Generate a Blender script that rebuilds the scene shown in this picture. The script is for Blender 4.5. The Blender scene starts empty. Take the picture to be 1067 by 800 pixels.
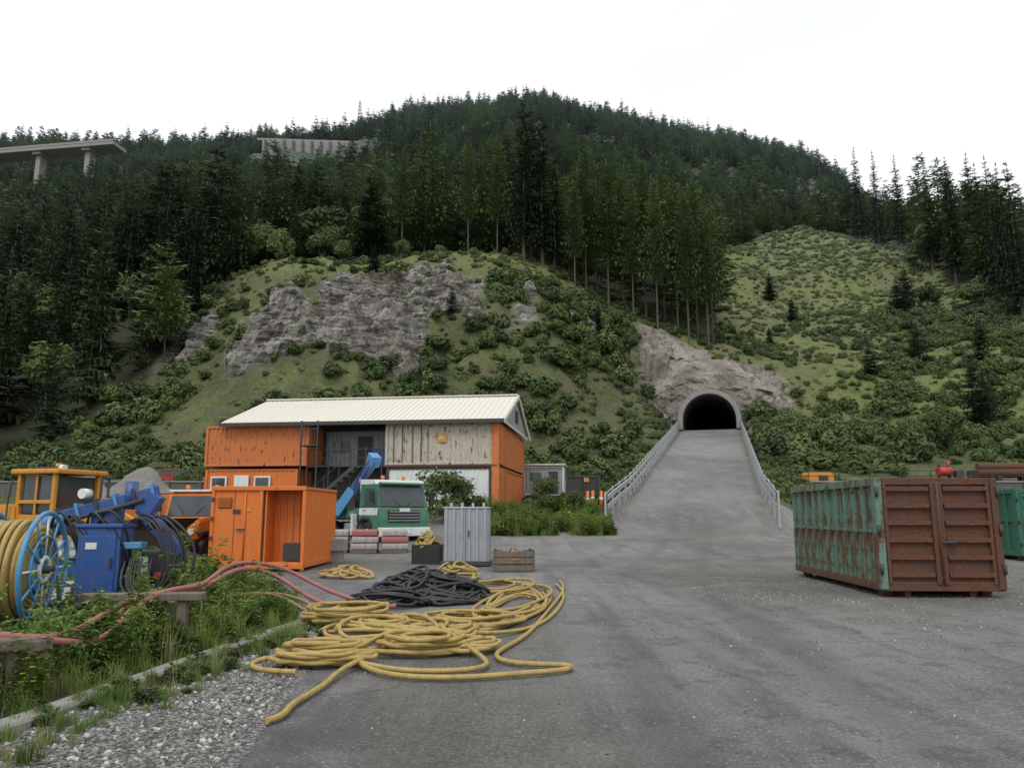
import bpy, bmesh, math, random
import numpy as np
from mathutils import Vector, Matrix, Euler
rng=np.random.RandomState(7); random.seed(7)
sc=bpy.context.scene
R=math.radians
# ------------------------------------------------------------------ noise / terrain
def hash2(ix,iy,seed):
    h=(ix.astype(np.int64)*374761393+iy.astype(np.int64)*668265263+seed*1442695041)&0xFFFFFFFF
    h=((h^(h>>13))*1274126177)&0xFFFFFFFF
    return ((h^(h>>16))&0xFFFFFF)/float(0xFFFFFF)
def vnoise(x,y,seed=0):
    xi=np.floor(x);yi=np.floor(y);fx=x-xi;fy=y-yi
    fx=fx*fx*(3-2*fx);fy=fy*fy*(3-2*fy)
    a=hash2(xi,yi,seed);b=hash2(xi+1,yi,seed);c=hash2(xi,yi+1,seed);d=hash2(xi+1,yi+1,seed)
    return (a*(1-fx)+b*fx)*(1-fy)+(c*(1-fx)+d*fx)*fy
def fbm(x,y,octv=4,seed=0):
    s=0;a=.5;t=0
    for i in range(octv):
        s=s+a*vnoise(x*2**i+17.3*i,y*2**i-9.1*i,seed+i);t+=a;a*=.5
    return s/t
def sst(v,a,b):
    u=np.clip((v-a)/(b-a),0,1);return u*u*(3-2*u)
YK=np.array([0,22,30,39,46,60,62,68,75,90,105,125,150,200,300,450,600,700,1000,1400,4000.])
pre=[0,0,.15,.6,1.7,2.3,3.8,4.3]
preR=[0,0,.1,.5,1.0,2.2,3.6,4.2]
TK=np.array([-.66,-.48,-.29,-.104,.033,.146,.258,.396,.533,.667])
ZT=np.array([
 pre+[6,9,14,24,38,62,105,190,275,350,485,550,600],
 pre+[6,13,24,36,46,70,115,192,285,345,485,550,600],
 pre+[6,20,33,45,50,66,118,200,295,352,500,560,600],
 pre+[6,19,33,45.5,53,72,125,215,318,372,556,600,650],
 pre+[6,19,32,43.2,50,72,128,220,325,385,565,620,650],
 pre+[6.5,14,26,34,45,68,122,210,312,370,535,590,620],
 preR+[6.5,12,20,30,40,62,110,190,290,350,515,560,560],
 preR+[6,10,16,26,38,60,113,182,275,335,480,500,500],
 preR+[5.5,9,15,24,37,62,112,170,225,270,345,350,350],
 preR+[5.5,10,17,28,42,68,108,155,205,235,290,300,300]],float)
A=np.array([10.2,44.]);B=np.array([26.9,104.])
L=float(np.hypot(*(B-A)));D=(B-A)/L;N=np.array([D[1],-D[0]])
PZ=12.8
def rampz(s):
    return np.interp(s,[-24,-14,-6,0,8,L,L+200],[0,.15,.75,1.9,3.3,PZ,PZ+.5])
def coords(x,y):
    r=np.hypot(x,y);az=np.arctan2(x,y);azc=np.clip(az,-R(39),R(39))
    return np.tan(azc),r*np.cos(azc),az
def sl(x,y):
    dx=x-A[0];dy=y-A[1]
    return dx*D[0]+dy*D[1],dx*N[0]+dy*N[1]
def tab(t,Y):
    cols=np.array([np.interp(Y,YK,ZT[i]) for i in range(len(TK))])
    tt=np.clip(t,TK[0],TK[-1]);j=np.clip(np.searchsorted(TK,tt)-1,0,len(TK)-2)
    f=(tt-TK[j])/(TK[j+1]-TK[j]);f=f*f*(3-2*f)*.5+f*.5
    ar=np.arange(len(Y))
    return cols[j,ar]*(1-f)+cols[j+1,ar]*f
def g(t,Y,t0,t1,y0,y1):
    return np.exp(-((t-(t0+t1)/2)/((t1-t0)/2))**4-((Y-(y0+y1)/2)/((y1-y0)/2))**4)
def rockmask(x,y,t,Y):
    s,lat=sl(x,y)
    b=np.maximum.reduce([g(t,Y,-.28,-.10,87,112),g(t,Y,-.16,-.02,98,115),g(t,Y,-.53,-.36,96,113)*.92,
        g(t,Y,.12,.20,92,107)*.8,g(t,Y,-.04,.08,95,110)*.82,g(t,Y,-.40,-.25,86,108)*.85,g(t,Y,.05,.13,100,114)*.65])
    n=fbm(x*.17,y*.17,4,5)
    p=np.exp(-((lat-.5)/12.5)**4-((s-(L+5))/13)**4)
    return np.clip(np.maximum((b*.88+n*1.15-1.02)*5,(p*1.2+n*1.3-1.2)*5),0,1)
def H(x,y):
    x=np.atleast_1d(np.asarray(x,float)).ravel();y=np.atleast_1d(np.asarray(y,float)).ravel()
    t,Y,az=coords(x,y)
    z=0
    for dt,dy in ((0,0),(.012,0),(-.012,0),(0,.025),(0,-.025)):
        z=z+tab(t+dt*sst(Y,60,80),Y*(1+dy*sst(Y,70,100)))/5
    far=sst(Y,62,95)
    z=z+far*(fbm(x*.05,y*.05,4,1)-.5)*np.clip(Y*.05,0,26)
    z=z+far*(fbm(x*.25,y*.25,3,2)-.5)*2.0
    cl=np.maximum(g(t,Y,-.4,.15,82,116),g(t,Y,-.53,-.38,92,114))
    rd=np.abs(fbm(x*.16,y*.16,4,8)-.5)*2
    z=z+cl*(1.2-rd*6)*.7
    s,lat=sl(x,y)
    rz=rampz(s);dd=np.maximum(0,np.abs(lat)-4.3)
    on=sst(s,-6,2)*(s<L+2.6)
    lo=rz-dd*.5;hi=rz+dd*1.35
    zc=np.minimum(np.maximum(z,lo),hi)
    near=sst(-np.abs(lat),-30,-14)
    z=np.where(on>0,z*(1-on*near)+zc*on*near,z)
    beh=(s>=L+2.6)&(s<L+60)
    z=np.where(beh&(np.abs(lat)<7),np.maximum(z,PZ+6.7),z)
    hi2=PZ+8.3+(s-L-2.6)*1.1+np.maximum(0,np.abs(lat)-5)*.8
    z=np.where(beh,np.minimum(z,hi2),z)
    z=z+(1-far)*(fbm(x*.6,y*.6,3,3)-.5)*.05*sst(np.abs(lat)+np.where(s<0,20,0),3,5)
    back=1-sst(np.abs(az),R(60),R(120))
    z=z*(back*(Y>0)+0)
    return z
def h1(x,y): return float(H([x],[y])[0])
def XL(Y): return np.interp(Y,[0,5.4,8.4,12,16,19,22],[-2.0,-2.15,-2.5,-2.95,-4.2,-7,-40])
def XK(Y): return np.interp(Y,[0,6.15,12,15,19,22],[-4.0,-3.9,-3.1,-4.0,-7,-40])
def fminY(t): return np.interp(t,[-.9,-.66,-.5,-.42,-.33,-.1,.03,.12,.2,.27,.287,.33,.4,.47,.53,.58,.62,.67,.9],
                                 [78,79,92,115,136,139,137,131,128,131,290,315,305,285,252,205,172,145,130])
def pathd(x,y):
    yy=np.array([0,5,12,20,28,36,44,60]);xx=np.array([2.6,2.2,2.5,3.8,5.8,8.0,10.2,14.6])
    return x-np.interp(y,yy,xx)
# ------------------------------------------------------------------ materials
def nn(nt,t,**k):
    n=nt.nodes.new(t)
    for a,b in k.items(): setattr(n,a,b)
    return n
def mixc(nt,f,a,b,mode='MIX'):
    m=nn(nt,'ShaderNodeMix',data_type='RGBA',blend_type=mode)
    for s,v in ((m.inputs[0],f),(m.inputs[6],a),(m.inputs[7],b)):
        if isinstance(v,bpy.types.NodeSocket): nt.links.new(v,s)
        elif isinstance(v,(int,float)): s.default_value=v
        else: s.default_value=(*v,1) if len(v)==3 else v
    return m.outputs[2]
def mr(nt,v,a,b,c=0,d=1,sm=False):
    m=nn(nt,'ShaderNodeMapRange');m.clamp=True
    nt.links.new(v,m.inputs[0]);m.inputs[1].default_value=a;m.inputs[2].default_value=b;m.inputs[3].default_value=c;m.inputs[4].default_value=d
    return m.outputs[0]
def mth(nt,op,a,b=0.0):
    m=nn(nt,'ShaderNodeMath',operation=op)
    for s,v in ((m.inputs[0],a),(m.inputs[1],b)):
        if isinstance(v,bpy.types.NodeSocket): nt.links.new(v,s)
        else: s.default_value=v
    return m.outputs[0]
def noise(nt,vec,scale,det=4,rough=.55):
    n=nn(nt,'ShaderNodeTexNoise');n.inputs['Scale'].default_value=scale;n.inputs['Detail'].default_value=det;n.inputs['Roughness'].default_value=rough
    if vec is not None: nt.links.new(vec,n.inputs['Vector'])
    return n.outputs['Fac']
def newmat(name):
    m=bpy.data.materials.new(name);m.use_nodes=True;nt=m.node_tree
    return m,nt,nt.nodes['Principled BSDF']
def bump(nt,bs,h,st,dist=.02):
    b=nn(nt,'ShaderNodeBump');b.inputs['Strength'].default_value=st;b.inputs['Distance'].default_value=dist
    nt.links.new(h,b.inputs['Height']);nt.links.new(b.outputs[0],bs.inputs['Normal'])
def haze_tint(nt,col,mx=.62,hc=(.36,.42,.43)):  # aerial haze painted into the base colour, growing with world Y
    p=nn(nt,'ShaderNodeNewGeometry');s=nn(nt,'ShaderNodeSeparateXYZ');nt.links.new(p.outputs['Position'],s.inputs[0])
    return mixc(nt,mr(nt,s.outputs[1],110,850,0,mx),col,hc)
def paint(name,col,rough=.5,dirt=.35,dirtcol=(.12,.1,.08),metal=0,sc_=3,bmp=.15,rust=0,rustcol=(.13,.05,.025)):
    m,nt,bs=newmat(name)
    tc=nn(nt,'ShaderNodeTexCoord').outputs['Object']
    n1=noise(nt,tc,sc_,6,.65);n2=noise(nt,tc,sc_*9,3)
    mp=nn(nt,'ShaderNodeMapping');mp.inputs['Scale'].default_value=(4,4,.5);nt.links.new(tc,mp.inputs[0])
    n3=noise(nt,mp.outputs[0],sc_,5,.6)
    c=mixc(nt,mr(nt,n2,.3,.7,0,1),[v*.84 for v in col],[min(1,v*1.08) for v in col])
    c=mixc(nt,mr(nt,n3,.48,.75,0,dirt),c,dirtcol)
    if rust>0:
        f=mth(nt,'ADD',mth(nt,'MULTIPLY',n1,.6),mth(nt,'MULTIPLY',n3,.4))
        rc=mixc(nt,mr(nt,n2,.35,.65),rustcol,[v*.45 for v in rustcol])
        c=mixc(nt,mr(nt,f,.66-rust*.34,.72-rust*.34),c,rc)
    else:
        c=mixc(nt,mr(nt,n1,.5,.8,0,dirt*.8),c,dirtcol)
    nt.links.new(c,bs.inputs['Base Color'])
    nt.links.new(mr(nt,n1,.3,.8,rough*.85,min(1,rough*1.3)),bs.inputs['Roughness'])
    bs.inputs['Metallic'].default_value=metal
    if bmp: bump(nt,bs,n2,bmp,.01)
    return m
def foliage(name,c1,c2,sc_=1.2,hz=True,rough=.75,trans=False):
    m,nt,bs=newmat(name)
    g_=nn(nt,'ShaderNodeNewGeometry').outputs['Position'];oi=nn(nt,'ShaderNodeObjectInfo').outputs['Random']
    n1=noise(nt,g_,sc_,2);n0=noise(nt,g_,.03,2)
    f=mth(nt,'ADD',mth(nt,'MULTIPLY',n1,.4),mth(nt,'MULTIPLY',oi,.55));f=mth(nt,'ADD',f,mth(nt,'MULTIPLY',n0,.3))
    c=mixc(nt,mr(nt,f,.3,.95),c1,c2)
    if hz:c=haze_tint(nt,c)
    nt.links.new(c,bs.inputs['Base Color']);bs.inputs['Roughness'].default_value=rough
    bs.inputs['Specular IOR Level'].default_value=.2
    if trans:
        tr=nn(nt,'ShaderNodeBsdfTranslucent');nt.links.new(c,tr.inputs[0]);mx=nn(nt,'ShaderNodeMixShader');mx.inputs[0].default_value=.3
        nt.links.new(bs.outputs[0],mx.inputs[1]);nt.links.new(tr.outputs[0],mx.inputs[2]);nt.links.new(mx.outputs[0],nt.nodes['Material Output'].inputs[0])
    return m
M={}
M['orange']=paint('orange_paint',(.7,.18,.025),.5,.3,rust=.14)
M['orange2']=paint('orange_container_paint',(.58,.17,.04),.55,.4,rust=.3)
M['orange_clean']=paint('orange_vehicle_paint',(.68,.19,.03),.35,.4)
M['yellow']=paint('yellow_orange_paint',(.62,.28,.03),.4,.4,rust=.12)
M['green']=paint('green_truck_paint',(.05,.19,.11),.35,.25)
M['white']=paint('white_paint',(.7,.72,.7),.45,.4,rust=.06)
M['cream']=paint('weathered_cream_paint',(.5,.46,.37),.6,.5,rust=.33,rustcol=(.17,.1,.06))
M['roofw']=paint('cream_roof_metal',(.72,.69,.6),.5,.2,(.4,.36,.28))
M['blue']=paint('blue_paint',(.025,.09,.3),.4,.4)
M['ltblue']=paint('light_blue_paint',(.08,.28,.52),.4,.3)
M['black']=paint('black_rubber',(.018,.018,.02),.65,.35,(.09,.085,.075))
M['dark']=paint('dark_steel',(.06,.06,.06),.6,.3,(.1,.08,.06),metal=.3)
M['steel']=paint('galvanised_steel',(.42,.44,.45),.45,.3,(.2,.2,.2),metal=.5)
M['grey']=paint('grey_panel',(.33,.35,.37),.5,.35)
M['conc']=paint('concrete',(.3,.29,.27),.9,.5,(.12,.11,.1),bmp=.5,sc_=1.2)
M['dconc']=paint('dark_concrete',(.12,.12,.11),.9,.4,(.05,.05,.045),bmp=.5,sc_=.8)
M['rust']=paint('rusty_steel',(.105,.05,.032),.9,.5,(.05,.03,.022),bmp=.7,rust=.48,rustcol=(.17,.068,.032),sc_=2.2)
M['rustgreen']=paint('rusty_green_paint',(.12,.22,.165),.7,.55,(.1,.07,.05),bmp=.5,rust=.52,rustcol=(.16,.075,.04),sc_=2.2)
M['skgreen']=paint('green_skip_paint',(.02,.13,.08),.6,.4,rust=.25)
M['wood']=paint('weathered_wood',(.17,.14,.11),.9,.5,(.07,.06,.05),bmp=.6)
M['red']=paint('red_paint',(.4,.04,.03),.45,.3)
M['redhose']=paint('red_hose_rubber',(.38,.13,.12),.6,.5,(.25,.2,.17),sc_=5)
M['tanhose']=paint('tan_hose_rubber',(.3,.19,.1),.65,.4,sc_=5)
M['yhose']=paint('yellow_hose_rubber',(.42,.3,.09),.6,.6,(.17,.13,.08),sc_=2.5)
M['bhose']=paint('black_hose_rubber',(.016,.016,.02),.45,.25,(.07,.065,.06),sc_=4)
M['bag']=paint('wrapped_bags',(.4,.38,.36),.6,.5,(.25,.12,.1),sc_=2,bmp=.5)
M['spoil']=paint('gravel_spoil',(.2,.195,.18),.95,.5,(.1,.09,.08),sc_=1.5,bmp=.8)
m,nt,bs=newmat('window_glass');bs.inputs['Roughness'].default_value=.08
tc=nn(nt,'ShaderNodeTexCoord').outputs['Object'];nt.links.new(mixc(nt,noise(nt,tc,1.5),(.015,.02,.022),(.09,.11,.12)),bs.inputs['Base Color']);M['glass']=m
m,nt,bs=newmat('lamp_lens');bs.inputs['Roughness'].default_value=.15
tc=nn(nt,'ShaderNodeTexCoord').outputs['Object'];nt.links.new(mixc(nt,noise(nt,tc,20),(.6,.6,.55),(.85,.85,.8)),bs.inputs['Base Color']);M['lens']=m
m,nt,bs=newmat('bark');p=nn(nt,'ShaderNodeNewGeometry').outputs['Position'];nt.links.new(haze_tint(nt,mixc(nt,noise(nt,p,6),(.05,.04,.032),(.14,.115,.095))),bs.inputs['Base Color']);bs.inputs['Roughness'].default_value=.95;M['bark']=m
M['spruce']=foliage('spruce_needles',(.03,.052,.031),(.12,.165,.08))
M['dspruce']=foliage('dark_spruce_needles',(.018,.034,.02),(.045,.072,.035))
M['larch']=foliage('larch_needles',(.085,.13,.048),(.19,.25,.1))
M['leaf']=foliage('bush_leaves',(.055,.088,.028),(.17,.22,.075),.6,trans=True)
M['leafd']=foliage('dark_bush_leaves',(.04,.065,.024),(.115,.155,.055),.6)
M['herb']=foliage('meadow_herbs',(.075,.105,.035),(.22,.24,.09),.4)
M['weed']=foliage('weed_leaves',(.08,.14,.028),(.24,.33,.085),3,hz=False,trans=True)
M['straw']=foliage('dry_grass',(.2,.2,.07),(.36,.33,.16),3,hz=False,trans=True)
M['flower']=foliage('yellow_flowers',(.6,.45,.03),(.75,.6,.08),3,hz=False)
def rockcol(nt,pos):
    n1=noise(nt,pos,.22,7,.65);n2=noise(nt,pos,1.7,6,.7)
    mp=nn(nt,'ShaderNodeMapping');mp.inputs['Rotation'].default_value=(.35,.5,0);mp.inputs['Scale'].default_value=(.3,.3,1.8);nt.links.new(pos,mp.inputs[0])
    n3=noise(nt,mp.outputs[0],1.1,6,.7)
    c=mixc(nt,mr(nt,n1,.35,.62),(.17,.15,.12),(.4,.385,.355))
    c=mixc(nt,mr(nt,n3,.4,.54),(.07,.062,.052),c)
    c=mixc(nt,mr(nt,n2,.55,.7,0,.6),c,(.5,.485,.46))
    return c,n3,n2
m,nt,bs=newmat('cliff_rock');p=nn(nt,'ShaderNodeNewGeometry')
c,n3,n2=rockcol(nt,p.outputs['Position']);s=nn(nt,'ShaderNodeSeparateXYZ');nt.links.new(p.outputs['Normal'],s.inputs[0])
mo=mth(nt,'ADD',s.outputs[2],mth(nt,'MULTIPLY',noise(nt,p.outputs['Position'],.5,4),.9))
c=mixc(nt,mr(nt,mo,1.16,1.34,0,.9),c,(.065,.085,.032));nt.links.new(haze_tint(nt,c),bs.inputs['Base Color']);bs.inputs['Roughness'].default_value=.95
bump(nt,bs,mth(nt,'ADD',n3,n2),1,.35);M['rock']=m
m,nt,bs=newmat('shotcrete');p=nn(nt,'ShaderNodeNewGeometry').outputs['Position']
n1=noise(nt,p,.25,6,.65);n2=noise(nt,p,2.2,6,.7)
mp=nn(nt,'ShaderNodeMapping');mp.inputs['Scale'].default_value=(1,1,.15);nt.links.new(p,mp.inputs[0]);n3=noise(nt,mp.outputs[0],1.3,5,.6)
c=mixc(nt,mr(nt,n1,.38,.62),(.17,.145,.11),(.36,.335,.295));c=mixc(nt,mr(nt,n2,.52,.7,0,.7),c,(.1,.085,.068));c=mixc(nt,mr(nt,n3,.52,.68,0,.6),c,(.11,.095,.08));nt.links.new(c,bs.inputs['Base Color']);bs.inputs['Roughness'].default_value=.95;bump(nt,bs,n2,1,.4);M['shot']=m
# ground
m,nt,bs=newmat('ground_surface')
pos=nn(nt,'ShaderNodeNewGeometry').outputs['Position']
a1=nn(nt,'ShaderNodeAttribute',attribute_name='m1');a2=nn(nt,'ShaderNodeAttribute',attribute_name='m2')
s1=nn(nt,'ShaderNodeSeparateColor');s2=nn(nt,'ShaderNodeSeparateColor');nt.links.new(a1.outputs['Color'],s1.inputs[0]);nt.links.new(a2.outputs['Color'],s2.inputs[0])
asph,grav,rock=s1.outputs;bright,forest,track=s2.outputs
nA=noise(nt,pos,.5,6,.65);nB=noise(nt,pos,2.2,5,.65);nC=noise(nt,pos,28,4,.6);nF=noise(nt,pos,90,4,.7);nL=noise(nt,pos,.09,5,.6)
grass=mixc(nt,mr(nt,nB,.35,.65),(.04,.055,.02),(.11,.13,.045))
grass=mixc(nt,mr(nt,nA,.46,.62,0,.75),grass,(.13,.11,.075))
bg=mixc(nt,mr(nt,nB,.3,.7),(.09,.12,.034),(.22,.24,.08))
bg=mixc(nt,mr(nt,nA,.48,.66,0,.85),bg,(.055,.08,.026))
bg=mixc(nt,mr(nt,nL,.48,.62,0,.6),bg,(.14,.13,.07))
c=mixc(nt,bright,grass,bg)
c=mixc(nt,forest,c,mixc(nt,nB,(.02,.026,.012),(.055,.06,.026)))
rc,rn3,rn2=rockcol(nt,pos)
c=mixc(nt,rock,c,rc)
c=haze_tint(nt,c,.4,(.2,.26,.24))  # distance haze put into the terrain colour
vor=nn(nt,'ShaderNodeTexVoronoi');vor.inputs['Scale'].default_value=30;nt.links.new(pos,vor.inputs['Vector'])
vs=nn(nt,'ShaderNodeSeparateColor');nt.links.new(vor.outputs['Color'],vs.inputs[0])
gc=mixc(nt,vs.outputs[0],(.17,.167,.16),(.5,.49,.47));gc=mixc(nt,mr(nt,nA,.45,.7,0,.5),gc,(.15,.14,.12))
gc=mixc(nt,mr(nt,vor.outputs['Distance'],.35,.7),gc,(.08,.08,.075))
c=mixc(nt,mth(nt,'MULTIPLY',grav,mr(nt,nC,.3,.5,.75,1)),c,gc)
mp=nn(nt,'ShaderNodeMapping');mp.inputs['Rotation'].default_value=(0,0,R(8));mp.inputs['Scale'].default_value=(1.3,.09,1);nt.links.new(pos,mp.inputs[0])
nS=noise(nt,mp.outputs[0],1.2,6,.65)
ac=mixc(nt,mr(nt,nF,.38,.62),(.045,.045,.047),(.25,.25,.25))
ac=mixc(nt,mr(nt,nL,.42,.58,0,.6),ac,(.26,.256,.248))
ac=mixc(nt,mr(nt,nS,.47,.6,0,.65),ac,(.08,.08,.083))
ac=mixc(nt,mr(nt,nA,.5,.62,0,.55),ac,(.25,.244,.234))
ac=mixc(nt,mr(nt,nB,.54,.64,0,.6),ac,(.075,.075,.077))
sp=mr(nt,nC,.58,.66,0,.8);ac=mixc(nt,sp,ac,(.38,.37,.355))
sp2=mr(nt,nC,.42,.34,0,.65);ac=mixc(nt,sp2,ac,(.045,.045,.047))
ac=mixc(nt,mth(nt,'MULTIPLY',mr(nt,nA,.56,.64,0,.75),mr(nt,nC,.4,.55)),ac,gc)
ac=mixc(nt,mth(nt,'MULTIPLY',track,.6),ac,(.075,.075,.078))
sxyz=nn(nt,'ShaderNodeSeparateXYZ');nt.links.new(pos,sxyz.inputs[0])
ac=mixc(nt,mth(nt,'MULTIPLY',mr(nt,sxyz.outputs[1],22,60,0,.6),mr(nt,nB,.38,.58,.25,1)),ac,(.26,.254,.24))
dk=mth(nt,'MULTIPLY',mr(nt,nL,.5,.38,0,.6),mr(nt,nB,.4,.55));ac=mixc(nt,dk,ac,(.085,.083,.08))
vc=nn(nt,'ShaderNodeTexVoronoi',feature='DISTANCE_TO_EDGE');vc.inputs['Scale'].default_value=.35
wv=nn(nt,'ShaderNodeVectorMath',operation='ADD');nz=nn(nt,'ShaderNodeTexNoise');nz.inputs['Scale'].default_value=1.5;nz.inputs['Detail'].default_value=5;nt.links.new(pos,nz.inputs['Vector']);nt.links.new(pos,wv.inputs[0]);nt.links.new(nz.outputs['Color'],wv.inputs[1]);nt.links.new(wv.outputs[0],vc.inputs['Vector'])
ck=mth(nt,'MULTIPLY',mr(nt,vc.outputs['Distance'],.0,.007,1,0),mr(nt,nA,.45,.55));ac=mixc(nt,mth(nt,'MULTIPLY',ck,.7),ac,(.04,.04,.04))
af=mth(nt,'ADD',asph,mth(nt,'MULTIPLY',mth(nt,'SUBTRACT',nB,.5),.9));af=mr(nt,af,.35,.65)
af=mth(nt,'MULTIPLY',af,mr(nt,grav,.1,.9,1,.15))
c=mixc(nt,af,c,ac)
nt.links.new(c,bs.inputs['Base Color'])
nt.links.new(mth(nt,'SUBTRACT',mr(nt,af,0,1,.95,.8),mth(nt,'MULTIPLY',mr(nt,nS,.45,.7,0,.25),af)),bs.inputs['Roughness']);bs.inputs['Specular IOR Level'].default_value=.35
hgt=mth(nt,'MULTIPLY',nC,.024);hgt=mth(nt,'ADD',hgt,mth(nt,'MULTIPLY',nF,.014))
hgt=mth(nt,'ADD',hgt,mth(nt,'MULTIPLY',mth(nt,'MULTIPLY',vor.outputs['Distance'],grav),-.03))
far_=mth(nt,'MULTIPLY',mth(nt,'SUBTRACT',1.0,mth(nt,'MAXIMUM',asph,grav)),.35)
hgt=mth(nt,'ADD',hgt,mth(nt,'MULTIPLY',nB,far_))
hgt=mth(nt,'ADD',hgt,mth(nt,'MULTIPLY',mth(nt,'ADD',rn3,rn2),mth(nt,'MULTIPLY',rock,.7)))
bump(nt,bs,hgt,1.0,1.0)
M['ground']=m
# ------------------------------------------------------------------ mesh helpers
def link(o,par=None):
    sc.collection.objects.link(o)
    if par is not None:o.parent=par
    return o
def npmesh(name,v,f,mats,smooth=False,mi=None):
    me=bpy.data.meshes.new(name);me.from_pydata([tuple(p) for p in v],[],[tuple(q) for q in f])
    for q in mats:me.materials.append(q)
    if mi is not None:me.polygons.foreach_set('material_index',np.array(mi,dtype=np.int32))
    if smooth:me.polygons.foreach_set('use_smooth',np.ones(len(me.polygons),dtype=bool))
    me.update();return me
def obj(name,v,f,mat,par=None,smooth=False,mi=None):
    o=bpy.data.objects.new(name,npmesh(name,v,f,mat if isinstance(mat,list) else [mat],smooth,mi));return link(o,par)
def boxmesh(sx,sy,sz,bv):
    bm=bmesh.new();bmesh.ops.create_cube(bm,size=1);bmesh.ops.scale(bm,vec=(sx,sy,sz),verts=bm.verts)
    if bv>0:bmesh.ops.bevel(bm,geom=bm.edges[:],offset=min(bv,.3*min(sx,sy,sz)),segments=2,affect='EDGES',profile=.6)
    me=bpy.data.meshes.new('m');bm.to_mesh(me);bm.free();return me
class G:
    def __init__(s,name,loc=(0,0,0),rz=0,rx=0,ry=0,sc=(1,1,1)):
        s.e=bpy.data.objects.new(name,None);s.e.location=loc;s.e.rotation_euler=(rx,ry,rz);s.e.scale=sc;link(s.e)
    def box(s,n,size,c,mat,rot=(0,0,0),bv=.015):
        me=boxmesh(*size,bv);me.materials.append(M[mat]);me.name=n
        o=bpy.data.objects.new(n,me);o.location=c;o.rotation_euler=rot;return link(o,s.e)
    def cyl(s,n,p0,p1,r,mat,seg=16,r2=None):
        p0=Vector(p0);p1=Vector(p1);d=p1-p0
        bm=bmesh.new();bmesh.ops.create_cone(bm,cap_ends=True,segments=seg,radius1=r,radius2=r if r2 is None else r2,depth=d.length)
        me=bpy.data.meshes.new(n);bm.to_mesh(me);bm.free();me.materials.append(M[mat])
        for p in me.polygons:p.use_smooth=len(p.vertices)==4
        o=bpy.data.objects.new(n,me);o.location=(p0+p1)/2;o.rotation_mode='QUATERNION';o.rotation_quaternion=d.to_track_quat('Z','Y');return link(o,s.e)
    def prism(s,n,pts,y0,y1,mat,bv=.02):
        bm=bmesh.new();a=[bm.verts.new((x,y0,z)) for x,z in pts];b=[bm.verts.new((x,y1,z)) for x,z in pts]
        bm.faces.new(a);bm.faces.new(b[::-1]);k=len(pts)
        for i in range(k):bm.faces.new((a[i],b[i],b[(i+1)%k],a[(i+1)%k]))
        bmesh.ops.recalc_face_normals(bm,faces=bm.faces)
        if bv:bmesh.ops.bevel(bm,geom=bm.edges[:],offset=bv,segments=2,affect='EDGES')
        me=bpy.data.meshes.new(n);bm.to_mesh(me);bm.free();me.materials.append(M[mat]);return link(bpy.data.objects.new(n,me),s.e)
    def tube(s,n,pts,r,mat,cyc=False):
        return tubes(n,[pts],r,M[mat],s.e)
    def wheel(s,n,c,r,w,hub='dark'):
        pr=[(.45*r,-w*.35),(.62*r,-w*.48),(.9*r,-w*.5),(r,-w*.38),(r,w*.38),(.9*r,w*.5),(.62*r,w*.48),(.45*r,w*.35)]
        seg=28;v=[];f=[]
        for i in range(seg):
            a=2*math.pi*i/seg;k=1+.02*(i%2)
            for q,(pr_,y) in enumerate(pr):
                rr=pr_*(k if 2<=q<=5 else 1);v.append((rr*math.cos(a),y,rr*math.sin(a)))
        P=len(pr)
        for i in range(seg):
            for j in range(P-1):
                f.append((i*P+j,((i+1)%seg)*P+j,((i+1)%seg)*P+j+1,i*P+j+1))
        o=obj(n+'_tyre',v,f,M['black'],s.e,True);o.location=c
        c=Vector(c);s.cyl(n+'_rim',c+Vector((0,-w*.33,0)),c+Vector((0,w*.33,0)),r*.5,hub,20)
        s.cyl(n+'_hub',c+Vector((0,-w*.42,0)),c+Vector((0,w*.42,0)),r*.18,'dark',10)
    def corr(s,n,p0,p1,z0,z1,mat,pitch=.28,dep=.036):
        p0=Vector((p0[0],p0[1],0));p1=Vector((p1[0],p1[1],0));d=p1-p0;Ln=d.length;d/=Ln;nr=Vector((d.y,-d.x,0))
        k=max(1,round(Ln/pitch));pt=Ln/k;us=[]
        for i in range(k):
            b=i*pt;us+=[(b,0),(b+pt*.3,0),(b+pt*.5,-dep),(b+pt*.8,-dep)]
        us.append((Ln,0));v=[];f=[]
        for u,o_ in us:
            q=p0+d*u+nr*o_;v+=[(q.x,q.y,z0),(q.x,q.y,z1)]
        for i in range(len(us)-1):f.append((2*i,2*i+2,2*i+3,2*i+1))
        return obj(n,v,f,M[mat],s.e)
    def container(s,n,x0,x1,y0,y1,z0,z1,mat,frame=None):
        fr=frame or mat
        s.corr(n+'_front_wall',(x0,y0+.03),(x1,y0+.03),z0+.12,z1-.1,mat)
        s.corr(n+'_right_wall',(x1-.03,y0),(x1-.03,y1),z0+.12,z1-.1,mat)
        s.corr(n+'_back_wall',(x1,y1-.03),(x0,y1-.03),z0+.12,z1-.1,mat)
        s.corr(n+'_left_wall',(x0+.03,y1),(x0+.03,y0),z0+.12,z1-.1,mat)
        s.box(n+'_top',(x1-x0-.02,y1-y0-.02,.05),((x0+x1)/2,(y0+y1)/2,z1-.03),fr)
        for i,(x,y) in enumerate(((x0+.06,y0+.06),(x1-.06,y0+.06),(x0+.06,y1-.06),(x1-.06,y1-.06))):
            s.box(n+'_post_%d'%i,(.16,.16,z1-z0),(x,y,(z0+z1)/2),fr)
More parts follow.
